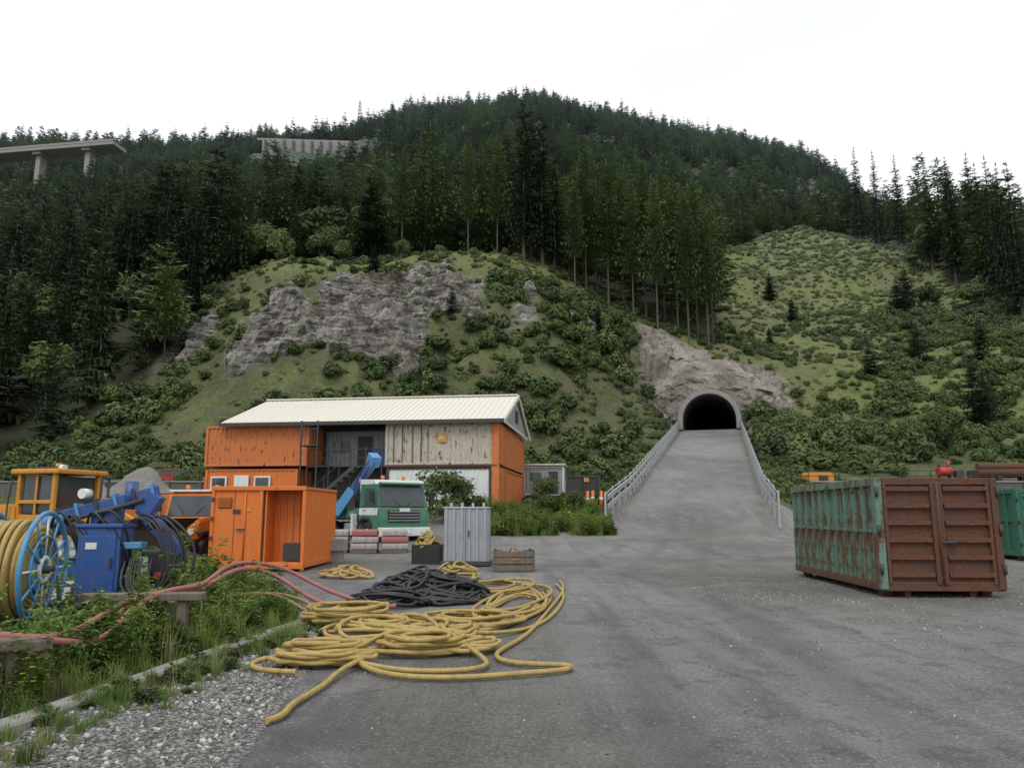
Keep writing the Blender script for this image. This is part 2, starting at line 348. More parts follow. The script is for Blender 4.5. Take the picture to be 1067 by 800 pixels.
        for i,z in enumerate((z0+.07,z1-.07)):
            for j,y in enumerate((y0+.05,y1-.05)):s.box(n+'_rail_%d%d'%(i,j),(x1-x0-.3,.12,.12),((x0+x1)/2,y,z),fr)
            for j,x in enumerate((x0+.05,x1-.05)):s.box(n+'_endrail_%d%d'%(i,j),(.12,y1-y0-.3,.12),(x,(y0+y1)/2,z),fr)
def tubes(name,lists,r,mat,par=None,res=3):
    cu=bpy.data.curves.new(name,'CURVE');cu.dimensions='3D';cu.bevel_depth=r;cu.bevel_resolution=res;cu.resolution_u=4
    for pts in lists:
        sp=cu.splines.new('NURBS');sp.points.add(len(pts)-1);sp.order_u=4;sp.use_endpoint_u=True
        for i,p in enumerate(pts):sp.points[i].co=(*p,1)
    cu.materials.append(mat);cu.use_fill_caps=True
    return link(bpy.data.objects.new(name,cu),par)
# ------------------------------------------------------------------ terrain mesh
fine=np.radians(np.linspace(-44,44,441));coarse=np.radians(np.linspace(46.5,313.5,90))
az=np.concatenate([fine,coarse]);na=len(az)
rr=np.concatenate([[.6],1.2*np.exp(np.arange(0,math.log(4000/1.2),.0125))]);nr_=len(rr)
RR,AZ=np.meshgrid(rr,az,indexing='ij')
X=(RR*np.sin(AZ)).ravel();Yc=(RR*np.cos(AZ)).ravel();Z=H(X,Yc)
t,Yd,azz=coords(X,Yc);s_,lat_=sl(X,Yc)
ns=fbm(X*.3,Yc*.3,3,21);ns2=fbm(X*1.3,Yc*1.3,4,22)
asphv=sst(X-XL(Yc),-.25,.25)*sst(np.interp(t,[-.7,-.05,.0,.08,.12,.3,.8],[45,44,37.5,37.5,46,50,58])-Yd,-1.5,1.5)
hw=3.75+np.clip(5-s_,0,12)*.3
ra=sst(hw-np.abs(lat_),-.25,.25)*(s_>-9)*(s_<L+6)
asphv=np.maximum(asphv*(1-sst(s_,2,4)*sst(-np.abs(lat_),-16,-12)),ra)
asphv=np.where(Yd>65,ra,asphv)
gr=((X>XK(Yc)-.1)&(X<XL(Yc)+.35)&(Yc<21)).astype(float)
gr=np.maximum(gr,np.exp(-((X-11)/7)**4-((Yc-19)/6.5)**4)*np.clip((ns*.6+ns2*.6-.32)*3.5,0,1))
gr=np.maximum(gr,.9*np.exp(-((X-8.5)/5)**4-((Yc-12.5-(X-8)*.1)/1.5)**2)*sst(ns2,.42,.6))
gr=np.maximum(gr,.9*np.exp(-((X-20)/9)**4-((Yc-30)/10)**4)*sst(ns2,.4,.55))
gr=np.maximum(gr,.8*np.exp(-((X-7)/9)**4-((Yc-36)/5)**4)*sst(ns2*.5+ns*.5,.48,.6))
gr=np.maximum(gr,.5*np.exp(-((X+.3)/1.5)**2)*(Yc>5)*(Yc<14)*sst(ns,.5,.65))
gr=np.maximum(gr,sst(Yd,20,24)*(1-sst(Yd,50,58))*sst(-X,-1,3)*.75*ns*1.5)
gr=np.maximum(gr,np.exp(-((np.abs(lat_)-4.0-ns2*.5)/.55)**2)*(s_>-3)*(s_<L)*.9)
gr=np.where(Yd>64,gr*(np.abs(lat_)<5.5),gr);gr=np.clip(gr,0,1)
rk=rockmask(X,Yc,t,Yd)
fm=fminY(t);forest=sst(Yd-fm,-6,4)
br=sst(Yd,110,118)*(1-forest)*sst(t,-.4,-.3);br=np.maximum(br,sst(t+ns*.03,.27,.31)*sst(Yd,80,95)*(1-forest))
br=np.maximum(br,sst(t,.1,.17)*sst(Yd,104,112)*(1-forest)*.9);br=np.maximum(br,.5*sst(ns,.48,.68)*(Yd>60))
rk=np.where(((np.abs(lat_)>4.6)|(s_>L+1))&(Yd>60),rk,0)*(1-forest)
pd=pathd(X,Yc);tr=np.zeros_like(pd)
wob=(fbm(X*.1,Yc*.1,2,31)-.5)*.6
for o_,a_ in ((-.95,.8),(.95,.8),(-2.6,.5),(.1,.25),(2.9,.45),(3.9,.35)):
    tr=np.maximum(tr,a_*np.exp(-((pd+wob-o_)/.28)**2))
tr=tr*(Yc<62)*(Yc>0)*sst(fbm(X*.5,Yc*.12,3,33),.3,.65)
m1=np.stack([asphv,gr,rk,np.ones_like(gr)],1).astype(np.float32);m2=np.stack([br,forest,tr,np.ones_like(gr)],1).astype(np.float32)
i,j=np.meshgrid(np.arange(nr_-1),np.arange(na),indexing='ij');jn=(j+1)%na
F=np.stack([i*na+j,i*na+jn,(i+1)*na+jn,(i+1)*na+j],-1).reshape(-1,4)[:,::-1]
cx=X[F].mean(1);cy=Yc[F].mean(1);cs,cl_=sl(cx,cy)
keep=~((cs>L+1.2)&(cs<L+4.3)&(np.abs(cl_)<5.0));
isroad=asphv[F].mean(1)>.5
def sub(name,mask):
    f=F[mask];u,inv=np.unique(f,return_inverse=True);f=inv.reshape(-1,4)
    v=np.stack([X[u],Yc[u],Z[u]],1)
    me=bpy.data.meshes.new(name);me.vertices.add(len(v));me.vertices.foreach_set('co',v.ravel())
    me.loops.add(f.size);me.loops.foreach_set('vertex_index',f.ravel().astype(np.int32))
    me.polygons.add(len(f));me.polygons.foreach_set('loop_start',(np.arange(len(f))*4).astype(np.int32))
    me.polygons.foreach_set('use_smooth',np.ones(len(f),dtype=bool))
    me.update(calc_edges=True);me.validate()
    for nm,dat in (('m1',m1),('m2',m2)):
        at=me.attributes.new(nm,'FLOAT_COLOR','POINT');at.data.foreach_set('color',dat[u].ravel())
    me.materials.append(M['ground']);return link(bpy.data.objects.new(name,me))
sub('ground',keep&~isroad);sub('asphalt_road',keep&isroad)
# ------------------------------------------------------------------ crag meshes
def ridged(u,v,o,sd): return 1-2*np.abs(fbm(u,v,o,sd)-.5)*1.8
def crag(name,x0,x1,y0,y1,step,amp,portal=False):
    xs=np.arange(x0,x1,step);ys=np.arange(y0,y1,step);gx,gy=np.meshgrid(xs,ys);sh=gx.shape;gx=gx.ravel();gy=gy.ravel()
    z=H(gx,gy);t_,Y_,_=coords(gx,gy);rm=rockmask(gx,gy,t_,Y_);rm=rm*(1-sst(Y_-fminY(t_),-6,0))
    u=gx*.9+z*.45;v=z*.9-gx*.4+gy*.25
    n1=ridged(u*.11,v*.2,3,210);n2=fbm(u*.5,v*1.3,3,220);q=np.floor(n2*10)/10*.85+n2*.15;n3=fbm(u*1.6,v*2.6,3,230)
    d=rm*(.15+amp*(n1*.45+q*1.7+n3*.6-.95))-(1-rm)*1.6
    P_=np.stack([gx+d*.15*np.sin(u*.3),gy-d*.75,z+d*.5],1)
    ny,nx=sh;i,j=np.meshgrid(np.arange(ny-1),np.arange(nx-1),indexing='ij');f=np.stack([i*nx+j,i*nx+j+1,(i+1)*nx+j+1,(i+1)*nx+j],-1).reshape(-1,4)
    kp=rm[f].max(1)>.02
    s,l=sl(gx[f].mean(1),gy[f].mean(1));kp&=~((np.abs(l)<5.6)&(s<L+4.6))
    f=f[kp];uq,inv=np.unique(f,return_inverse=True);f=inv.reshape(-1,4)
    obj(name,P_[uq],f,M['rock'] if not portal else M['shot'],None,False)
crag('rock_cliff',-62,15,84,117,.28,2.0);crag('rock_outcrop',13.5,44,90,127,.3,1.1,True)
# ------------------------------------------------------------------ tunnel
def tp(s,lat,z):
    p=A+D*s+N*lat;return (p[0],p[1],z)
T=G('tunnel_portal')
K=60;arch=[]
for k in range(K+1):
    a=k/K
    if a<.12:arch.append((3.5,1.3*a/.12,1,0))
    elif a>.88:arch.append((-3.5,1.3*(1-a)/.12,-1,0))
    else:
        th=math.pi*(a-.12)/.76;arch.append((3.5*math.cos(th),1.3+3.5*math.sin(th),math.cos(th),math.sin(th)))
v=[];f=[];offs=list(np.linspace(0,6.8,26))
for jx,o_ in enumerate(offs):
    for k,(a,b,na_,nb_) in enumerate(arch):
        kk=k/K*40
        n_=float(fbm(np.array([kk*.22+o_*.3]),np.array([o_*.6+2]),2,44)[0]-.5);m_=float(fbm(np.array([kk*.9]),np.array([o_*1.9+2]),3,48)[0]-.5)
        w_=min(1,o_/1.0)
        st=-.4+o_*.3+(o_/6.8)**3*3.2+(n_*1.0+m_*1.1)*w_
        la=a+na_*o_*1.3*(1+n_*.6*w_);z=b+nb_*o_*.85+(n_*1.6*w_ if nb_>0.05 else 0)
        if jx>=len(offs)-3:st+=1.2*(jx-len(offs)+4);z-=.5*(jx-len(offs)+4)
        v.append(tp(L+st,la,PZ+z-(.3 if b<.05 else 0)))
for jx in range(len(offs)-1):
    for k in range(K):f.append((jx*(K+1)+k,jx*(K+1)+k+1,(jx+1)*(K+1)+k+1,(jx+1)*(K+1)+k))
obj('headwall',v,f,M['shot'],T.e,False)
# rock cap joins the headwall to the hillside behind it
nc=52;las=np.linspace(-8.5,8.5,nc);sss=np.linspace(L+1.0,L+12,nc)
SS,LA_=np.meshgrid(sss,las,indexing='ij');gx=A[0]+D[0]*SS+N[0]*LA_;gy=A[1]+D[1]*SS+N[1]*LA_
s5=np.full_like(SS,L+4.9);gx5=A[0]+D[0]*s5+N[0]*LA_;gy5=A[1]+D[1]*s5+N[1]*LA_
zh=H(gx,gy).reshape(SS.shape);zh5=H(gx5,gy5).reshape(SS.shape);kf=np.clip((SS-L-1)/3.9,0,1)
zc=np.where(SS<L+4.9,(PZ+6.1-np.maximum(0,np.abs(LA_)-4)*.3)*(1-kf)+(zh5+.55)*kf,zh+.55-1.6*sst(SS,L+10,L+12))
zc=zc+(fbm(SS*.7,LA_*.7,4,52)-.5)*.9
v=np.stack([gx.ravel(),gy.ravel(),zc.ravel()],1);f=[]
for i in range(nc-1):
    for k in range(nc-1):f.append((i*nc+k,i*nc+k+1,(i+1)*nc+k+1,(i+1)*nc+k))
obj('rock_cap',v,f,M['shot'],T.e,False)
v=[];f=[]
prof=[(0,-.3),(0,-1.7),(.6,-1.7),(.6,.4)]
for q,(o_,st) in enumerate(prof):
    for (a,b,na_,nb_) in arch:v.append(tp(L+st,a+na_*o_,PZ+b+nb_*o_-.1))
for q in range(len(prof)-1):
    for k in range(K):f.append((q*(K+1)+k,q*(K+1)+k+1,(q+1)*(K+1)+k+1,(q+1)*(K+1)+k))
obj('arch_ring',v,f,M['conc'],T.e)
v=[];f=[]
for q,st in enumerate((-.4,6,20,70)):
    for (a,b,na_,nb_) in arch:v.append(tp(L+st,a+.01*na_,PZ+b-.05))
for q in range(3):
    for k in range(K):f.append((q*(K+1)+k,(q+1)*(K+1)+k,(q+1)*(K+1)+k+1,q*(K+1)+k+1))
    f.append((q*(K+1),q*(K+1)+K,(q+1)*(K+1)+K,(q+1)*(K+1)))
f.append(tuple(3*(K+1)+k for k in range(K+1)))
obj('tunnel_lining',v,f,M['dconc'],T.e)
# ------------------------------------------------------------------ guardrails
def rail(name,side):
    Gd=G(name)
    ss=np.arange(-3,L-1.5,.5)
    lt=[side*(3.95+max(0,(4-s))*.06) for s in ss]
    pts=[tp(s,l,float(rampz(s))) for s,l in zip(ss,lt)]
    def ribbon(n,prof,mat):
        v=[];f=[];P=len(prof)
        for (x,y,z),s in zip(pts,ss):
            for (o_,h_) in prof:
                v.append((x+N[0]*o_*side,y+N[1]*o_*side,z+h_))
        for i in range(len(pts)-1):
            for q in range(P-1):f.append((i*P+q,(i+1)*P+q,(i+1)*P+q+1,i*P+q+1))
        obj(n,v,f,M[mat],Gd.e)
    W=[(0,.0),(.02,.03),(-.05,.09),(-.05,.12),(.02,.16),(.02,.19),(-.05,.23),(-.05,.26),(.02,.31),(0,.33)]
    ribbon('lower_beam',[(a,b+.45) for a,b in W],'steel');ribbon('upper_beam',[(a,b+.95) for a,b in W],'steel')
    tubes('top_tube',[[(x+N[0]*.05*side,y+N[1]*.05*side,z+1.38) for x,y,z in pts]],.035,M['steel'],Gd.e,2)
    bm=bmesh.new()
    for i in range(0,len(pts),4):
        x,y,z=pts[i];bmesh.ops.create_cube(bm,size=1,matrix=Matrix.Translation((x+N[0]*.1*side,y+N[1]*.1*side,z+.5))@Matrix.Rotation(-R(15),4,'Z')@Matrix.Diagonal((.1,.1,1.9,1)))
    me=bpy.data.meshes.new('posts');bm.to_mesh(me);bm.free();me.materials.append(M['steel']);link(bpy.data.objects.new('posts',me),Gd.e)
rail('guardrail',-1);rail('guardrail',1)
# ------------------------------------------------------------------ site building
Bd=G('site_container_building',(-.75,46,1.75),R(-8),sc=(1.07,1,1))
Bd.box('plinth',(17.8,12,.6),(-8.8,6,-.22),'dconc')
Bd.container('lower_white',-6.5,-.45,0,2.44,.1,2.6,'white','dark')
Bd.container('upper_cream',-6.6,-.1,0,2.44,2.75,5.3,'cream','cream')
Bd.box('container_door_seam',(.03,.03,2.2),(-4.1,-.02,4),'dark')
Bd.box('logo_plate',(.55,.02,.5),(-3.3,-.02,4.35),'yellow');Bd.box('logo_inner',(.3,.02,.25),(-3.3,-.035,4.35),'cream')
for i,x in enumerate((-6.1,-5.6,-5.0,-4.5)):Bd.cyl('lock_rod_%d'%i,(x,-.05,2.9),(x,-.05,5.15),.025,'dark',6)
Bd.box('brown_band',(6.6,.1,.13),(-3.4,-.03,2.68),'rust')
Bd.container('end_lower',-2.5,0.0,2.5,11.9,.1,2.6,'orange2')
Bd.container('end_upper',-2.5,0.0,2.5,11.9,2.72,5.3,'orange2')
Bd.corr('end_front_lower',(-.02,0),(-.02,2.4),.15,2.6,'orange2');Bd.corr('end_front_upper',(-.0,0),(-.0,2.4),2.8,5.3,'orange2')
Bd.box('corner_post',(.42,.1,5.2),(-.22,-.03,2.7),'orange2')
Bd.container('upper_orange',-17.6,-11.2,0,2.44,2.75,5.3,'orange2')
Bd.container('lower_orange_cabin',-17.6,-11.9,.2,2.44,.1,2.6,'orange')
for i,x in enumerate((-16.7,-14.0)):
    Bd.box('window_frame_%d'%i,(1.0,.1,1.1),(x,.13,1.6),'white');Bd.box('window_pane_%d'%i,(.8,.05,.9),(x,.08,1.6),'glass')
Bd.box('cabin_door',(.9,.08,2.0),(-15.3,.13,1.2),'white')
Bd.container('middle_grey',-11.1,-6.7,2.2,4.6,2.75,5.2,'grey','dark')
Bd.box('middle_door',(.9,.06,1.9),(-8.5,2.17,3.8),'dark');Bd.box('blue_locker',(.9,.4,1.1),(-7.4,1.6,3.35),'blue')
Bd.box('middle_window',(.9,.06,.7),(-10,2.17,4.1),'glass')
Bd.box('lower_middle_back',(5.2,.1,2.6),(-9.2,4.5,1.3),'dconc')
for i in range(4):Bd.box('stored_crate_%d'%i,(.8,.7,.6+.2*(i%2)),(-10.6+i*1.1,2.8,.4),'wood' if i%2 else 'grey')
Bd.box('walkway',(4.6,2.2,.08),(-8.95,1.0,2.7),'dark')
for i,x in enumerate((-11.2,-9.9,-8.6,-7.7,-6.75)):
    Bd.box('scaffold_post_%d'%i,(.07,.07,3.9),(x,-.15,1.95),'dark')
for i,z in enumerate((3.2,3.75)):Bd.box('walk_rail_%d'%i,(4.5,.05,.05),(-8.95,-.15,z),'dark')
Bd.box('stair_stringer_a',(3.8,.06,.2),(-9.4,-.5,1.4),'dark',(0,R(-42),0));Bd.box('stair_stringer_b',(3.8,.06,.2),(-9.4,-1.2,1.4),'dark',(0,R(-42),0))
Bd.box('stair_handrail',(3.8,.04,.04),(-9.4,-1.2,2.3),'dark',(0,R(-42),0))
for i in range(9):Bd.box('stair_tread_%d'%i,(.26,.7,.03),(-10.7+i*.32,-.85,.25+i*.29),'dark')
for i in range(4):Bd.box('stair_post_%d'%i,(.04,.04,1.0),(-10.6+i*.85,-1.2,.85+i*.77),'dark')
for i,x in enumerate((-11.15,-10.2)):
    Bd.box('landing_post_%d'%i,(.08,.08,5.4),(x,-1.3,2.7),'dark')
Bd.box('landing_top',(1.1,1.2,.06),(-10.68,-.75,3.9),'dark')
for i in range(6):Bd.box('landing_bar_%d'%i,(.03,.03,1.0),(-11.1+i*.18,-1.3,4.4),'dark')
Bd.box('landing_bar_top',(1.0,.05,.05),(-10.68,-1.3,4.9),'dark')
def roofsheet(n,x0,x1,y0,z0,y1,z1):
    k=int((x1-x0)/.33);v=[];f=[];us=[]
    for i in range(k):
        b=x0+(x1-x0)*i/k;p=(x1-x0)/k;us+=[(b,0),(b+p*.8,0),(b+p*.84,.05),(b+p*.96,.05)]
    us.append((x1,0))
    for u,o_ in us:v+=[(u,y0,z0+o_),(u,y1,z1+o_)]
    for i in range(len(us)-1):f.append((2*i,2*i+2,2*i+3,2*i+1))
    obj(n,v,f,M['roofw'],Bd.e)
roofsheet('roof_front',-16.6,.3,-.5,5.4,6,7.75);roofsheet('roof_back',-16.6,.3,6,7.75,12.4,5.4)
Bd.box('ridge_cap',(16.9,.4,.08),(-8.15,6,7.82),'roofw')
Bd.box('eave_fascia',(16.85,.05,.24),(-8.15,-.53,5.32),'dark')
obj('gable_right',[(.2,-.3,5.35),(.2,12.2,5.35),(.2,6,7.7)],[(0,1,2)],M['grey'],Bd.e);obj('gable_left',[(-16.3,-.3,5.35),(-16.3,12.2,5.35),(-16.3,6,7.7)],[(0,2,1)],M['grey'],Bd.e)
ln=math.hypot(6.5,2.35);an=math.atan2(2.35,6.5)
Bd.box('verge_front',(.08,ln,.26),(.36,2.75,6.5),'roofw',(an,0,0));Bd.box('verge_back',(.08,ln,.26),(.36,9.2,6.5),'roofw',(-an,0,0))
Bd.box('gable_louver',(.05,1.2,.8),(.24,6,6.3),'dark');Bd.box('gable_sill',(.1,12.2,.15),(.22,6,5.35),'white')
Bd.box('lower_building_back',(17.4,9,5.1),(-8.9,7.3,2.6),'dconc')
# ------------------------------------------------------------------ orange open container (foreground)
oc=G('orange_equipment_container',(-8.65,22.4,-.02),R(-2))
w=2.75;dp=3.4;hh=2.36
oc.box('floor',(w,dp,.15),(w/2,dp/2,.2),'orange')
oc.box('roof',(w,dp,.08),(w/2,dp/2,hh),'orange');oc.box('left_wall',(.05,dp-.1,hh-.2),(.04,dp/2,hh/2+.1),'orange')
oc.corr('right_wall',(w-.03,0.05),(w-.03,dp),.2,hh-.05,'orange');oc.box('back_wall',(w-.1,.05,hh-.3),(w/2,dp-.05,hh/2+.1),'orange')
oc.box('front_door_panel',(1.35,.07,hh-.25),(.75,.02,hh/2+.1),'orange')
for i,x in enumerate((.05,1.45,w-.05)):oc.box('post_%d'%i,(.1,.12,hh),(x,0,hh/2+.05),'orange')
oc.box('gap',(.05,.03,hh-.3),(1.53,.05,hh/2+.1),'dark')
oc.box('recess_panel',(1.1,.05,hh-.25),(2.1,.75,hh/2+.1),'orange');oc.box('inner_side',(.05,.75,hh-.25),(1.58,.4,hh/2+.1),'orange')
for i in range(5):oc.box('recess_rib_%d'%i,(.05,.05,hh-.3),(1.75+i*.2,.71,hh/2+.1),'orange')
oc.box('fan_housing',(.5,.3,.5),(2.25,.55,.55),'dark')
oc.box('top_rail',(w,.14,.12),(w/2,-.01,hh),'orange');oc.box('bottom_rail',(w,.14,.14),(w/2,-.01,.17),'orange')
oc.box('door_louvre',(.4,.03,.3),(.4,-.03,1.95),'dark')
for i in range(5):oc.box('louvre_slat_%d'%i,(.38,.03,.02),(.4,-.05,1.84+i*.055),'orange',(R(30),0,0),bv=.003)
oc.box('label_plate',(.22,.02,.12),(.75,-.03,1.7),'dark');oc.box('warning_sign',(.12,.02,.12),(1.1,-.03,1.75),'yellow')
oc.cyl('lock_rod',(1.0,-.05,.3),(1.0,-.05,2.25),.02,'orange',8);oc.box('handle',(.25,.04,.04),(.9,-.07,1.2),'dark')
oc.box('door_seam',(.012,.02,hh-.4),(.68,-.02,hh/2+.1),'dark')
for i in range(3):oc.box('skid_%d'%i,(.15,dp,.12),(.3+i*1.05,dp/2,.06),'dark')
for i in range(4):oc.box('hinge_%d'%i,(.08,.05,.12),(.06,-.07,.4+i*.55),'dark')
# ------------------------------------------------------------------ rusty skips
def skip(name,loc,rz,w,l,h,side,door):
    s=G(name,loc,rz)
    b=.18
    s.box('floor',(w-.1,l-.1,.08),(0,0,b+.04),side)
    s.box('left_sheet',(.04,l-.1,h-b-.1),(-w/2+.09,0,(h+b)/2),side);s.box('right_sheet',(.04,l-.1,h-b-.1),(w/2-.09,0,(h+b)/2),side)
    s.box('back_sheet',(w-.1,.04,h-b-.1),(0,l/2-.06,(h+b)/2),side)
    nrib=11
    for sd in (-1,1):
        for i in range(nrib):
            y=-l/2+.12+(l-.24)*i/(nrib-1)
            s.box('rib_%d_%d'%(sd+1,i),(.09,.09,h-b-.14),(sd*(w/2-.035),y,(h+b)/2-.02),side,bv=.012)
        s.box('top_rail_%d'%(sd+1),(.15,l,.16),(sd*(w/2-.06),0,h-.08),side);s.box('bottom_rail_%d'%(sd+1),(.13,l,.16),(sd*(w/2-.06),0,b+.05),door)
        s.box('mid_rail_%d'%(sd+1),(.05,l-.1,.07),(sd*(w/2-.045),0,h*.55),side)
        s.box('skid_%d'%(sd+1),(.12,l-.2,.16),(sd*(w/2-.55),0,.08),'rust')
        for e in (-1,1):s.cyl('roller_%d%d'%(sd+1,e+1),(sd*(w/2-.3),e*(l/2-.35),.13),(sd*(w/2-.12),e*(l/2-.35),.13),.12,'rust',14)
    s.box('door_frame_top',(w,.14,.14),(0,-l/2+.02,h-.07),door);s.box('door_frame_bottom',(w,.14,.18),(0,-l/2+.02,b+.06),door)
    for sd in (-1,1):
        s.box('corner_post_%d'%(sd+1),(.14,.16,h-b),(sd*(w/2-.05),-l/2,(h+b)/2),side if sd<0 else door)
        s.box('door_leaf_%d'%(sd+1),(w/2-.14,.05,h-b-.25),(sd*w/4,-l/2+.03,(h+b)/2),door)
        s.box('door_inner_post_%d'%(sd+1),(.09,.1,h-b-.2),(sd*.07,-l/2-.03,(h+b)/2),door)
        s.box('door_outer_post_%d'%(sd+1),(.07,.09,h-b-.2),(sd*(w/2-.17),-l/2-.03,(h+b)/2),door)
        for i in range(6):
            s.box('door_rib_%d_%d'%(sd+1,i),(w/2-.28,.1,.09),(sd*(w/4+.0),-l/2-.03,b+.28+i*(h-b-.5)/5),door,bv=.01)
        for i in range(3):s.cyl('hinge_%d_%d'%(sd+1,i),(sd*(w/2+.0),-l/2-.1,b+.3+i*.75),(sd*(w/2),-l/2-.1,b+.5+i*.75),.035,'dark',10)
    s.cyl('lock_bar',(0.0,-l/2-.11,b+.1),(0,-l/2-.11,h-.1),.025,door,8)
    s.box('lock_handle',(.3,.04,.05),(.15,-l/2-.13,1.1),'dark')
    for i in range(7):s.box('corner_hook_%d'%i,(.04,.1,.05),(-w/2-.02,-l/2+.4+i*.75,h-.25),'dark')
skip('rusty_roll_off_container',(8.62,18.3,-.02),R(-3.2),2.35,5.5,2.36,'rustgreen','rust')
skip('green_roll_off_container',(18.5,29,0.05),R(-4),2.5,5.5,2.4,'skgreen','skgreen')
skip('blue_roll_off_container',(20.5,47,1.0),R(80),2.4,3.6,2.1,'blue','blue')
# ------------------------------------------------------------------ crane truck
tk=G('green_crane_truck',(-4.8,34.6,.16),R(-52),sc=(1.06,1.06,1.06))
tk.box('chassis_l',(6.6,.16,.28),(-3.4,.45,.85),'dark');tk.box('chassis_r',(6.6,.16,.28),(-3.4,-.45,.85),'dark')
tk.prism('cab_lower',[(0,.55),(.02,1.15),(-.05,1.62),(-1.75,1.62),(-1.75,.95),(-1.5,.95),(-1.35,1.15),(-.85,1.15),(-.65,.95),(-.6,.55)],-1.2,1.2,'green',.04)
tk.prism('cab_upper',[(-.05,1.62),(-.32,2.6),(-.45,2.74),(-1.7,2.78),(-1.75,1.62)],-1.17,1.17,'green',.05)
tk.prism('roof_cap',[(-.3,2.56),(-.44,2.77),(-1.72,2.81),(-1.74,2.56)],-1.18,1.18,'white',.03)
tk.prism('cab_side_stripe',[(-.1,1.3),(-.08,1.6),(-1.7,1.6),(-1.7,1.3)],-1.215,1.215,'white',.01)
tk.prism('windscreen',[(-.03,1.66),(-.26,2.5),(-.3,2.5),(-.1,1.66)],-1.05,1.05,'glass',.005)
tk.prism('side_window',[(-.35,1.7),(-.5,2.4),(-1.25,2.42),(-1.25,1.7)],-1.19,1.19,'glass',.008)
tk.box('grille',(.06,1.5,.5),(.02,0,1.25),'black');
for i in range(4):tk.box('grille_bar_%d'%i,(.03,1.45,.03),(.06,0,1.08+i*.12),'steel')
tk.box('logo',(.02,.5,.14),(.07,0,1.52),'white')
tk.box('bumper',(.22,2.4,.36),(.06,0,.62),'white',bv=.04);tk.box('number_plate',(.02,.5,.12),(.18,0,.6),'lens');tk.box('step',(.5,.1,.08),(-.4,-1.2,.5),'dark')
for sd in (-1,1):
    tk.box('headlight_%d'%(sd+1),(.04,.36,.2),(.18,sd*.88,.68),'lens');tk.box('mirror_%d'%(sd+1),(.12,.2,.42),(-.15,sd*1.42,2.05),'black')
    tk.cyl('mirror_arm_%d'%(sd+1),(-.2,sd*1.15,2.3),(-.15,sd*1.42,2.25),.02,'dark',8);tk.cyl('wiper_%d'%(sd+1),(-.02,sd*.15,1.68),(-.14,sd*.6,2.0),.012,'black',6)
    tk.box('door_seam_%d'%(sd+1),(.015,.01,1.6),(-1.32,sd*1.222,1.75),'black',bv=0);tk.box('door_handle_%d'%(sd+1),(.15,.03,.03),(-1.15,sd*1.225,1.5),'black')
    tk.wheel('front_wheel_%d'%(sd+1),(-1.1,sd*1.02,.52),.52,.3,'white');tk.wheel('rear_wheel_%d'%(sd+1),(-4.6,sd*1.0,.52),.52,.5,'white');
    tk.prism('mudguard_%d'%(sd+1),[(-1.8,.7),(-1.7,1.1),(-1.4,1.2),(-.8,1.2),(-.55,1.0),(-.5,.6),(-.6,.6),(-.7,.95),(-.9,1.1),(-1.35,1.1),(-1.6,.98)],sd*1.22-.03,sd*1.22+.03,'black',.01)
tk.box('sun_visor',(.3,2.1,.06),(-.2,0,2.62),'green',(0,R(12),0));tk.cyl('beacon',(-1,0.5,2.8),(-1,.5,2.97),.08,'orange_clean');tk.cyl('beacon_b',(-1,-.5,2.8),(-1,-.5,2.97),.08,'orange_clean')
tk.box('bed',(4.2,2.4,.12),(-4.8,0,1.15),'dark');tk.box('bed_side_r',(4.2,.05,.45),(-4.8,-1.2,1.4),'green');tk.box('bed_side_l',(4.2,.05,.45),(-4.8,1.2,1.4),'green')
tk.box('fuel_tank',(1.1,.5,.5),(-2.7,-.9,.72),'steel',bv=.08)
tk.cyl('crane_column',(-2.3,-.7,1.0),(-2.3,-.7,2.1),.17,'blue');tk.box('crane_base',(.6,1.9,.35),(-2.3,0,1.15),'blue')
def beam(n,p0,p1,w_,h_,mat):
    p0=Vector(p0);p1=Vector(p1);d=p1-p0;o=tk.box(n,(d.length,w_,h_),(p0+p1)/2,mat);o.rotation_mode='QUATERNION';o.rotation_quaternion=d.to_track_quat('X','Z')
beam('crane_boom',(-3.3,-1.6,1.2),(-2.2,-.3,3.7),.3,.34,'blue');beam('crane_jib',(-3.6,-1.4,1.3),(-2.4,-.15,3.6),.22,.24,'white');beam('crane_extension',(-3.15,-1.6,1.35),(-2.7,-1.05,2.4),.4,.4,'ltblue')
tk.box('crane_elbow',(.5,.45,.5),(-2.25,-.3,3.7),'ltblue',(0,R(30),0));tk.cyl('crane_ram',(-2.3,-.7,1.6),(-2.5,-.8,2.9),.07,'steel');tk.box('outrigger',(.2,.2,.9),(-2.3,-1.15,.9),'white')
tubes('crane_hoses',[[(-2.3,-.75,1.8),(-2.5,-1.1,2.3),(-2.2,-.6,3.3),(-2.1,-.2,3.95),(-2.4,-.1,3.6)],[(-2.2,-.7,1.8),(-2.6,-1.3,2.0),(-2.4,-.9,3.2),(-2.2,-.4,4.0),(-2.5,-.2,3.4)]],.025,M['bhose'],tk.e,2)
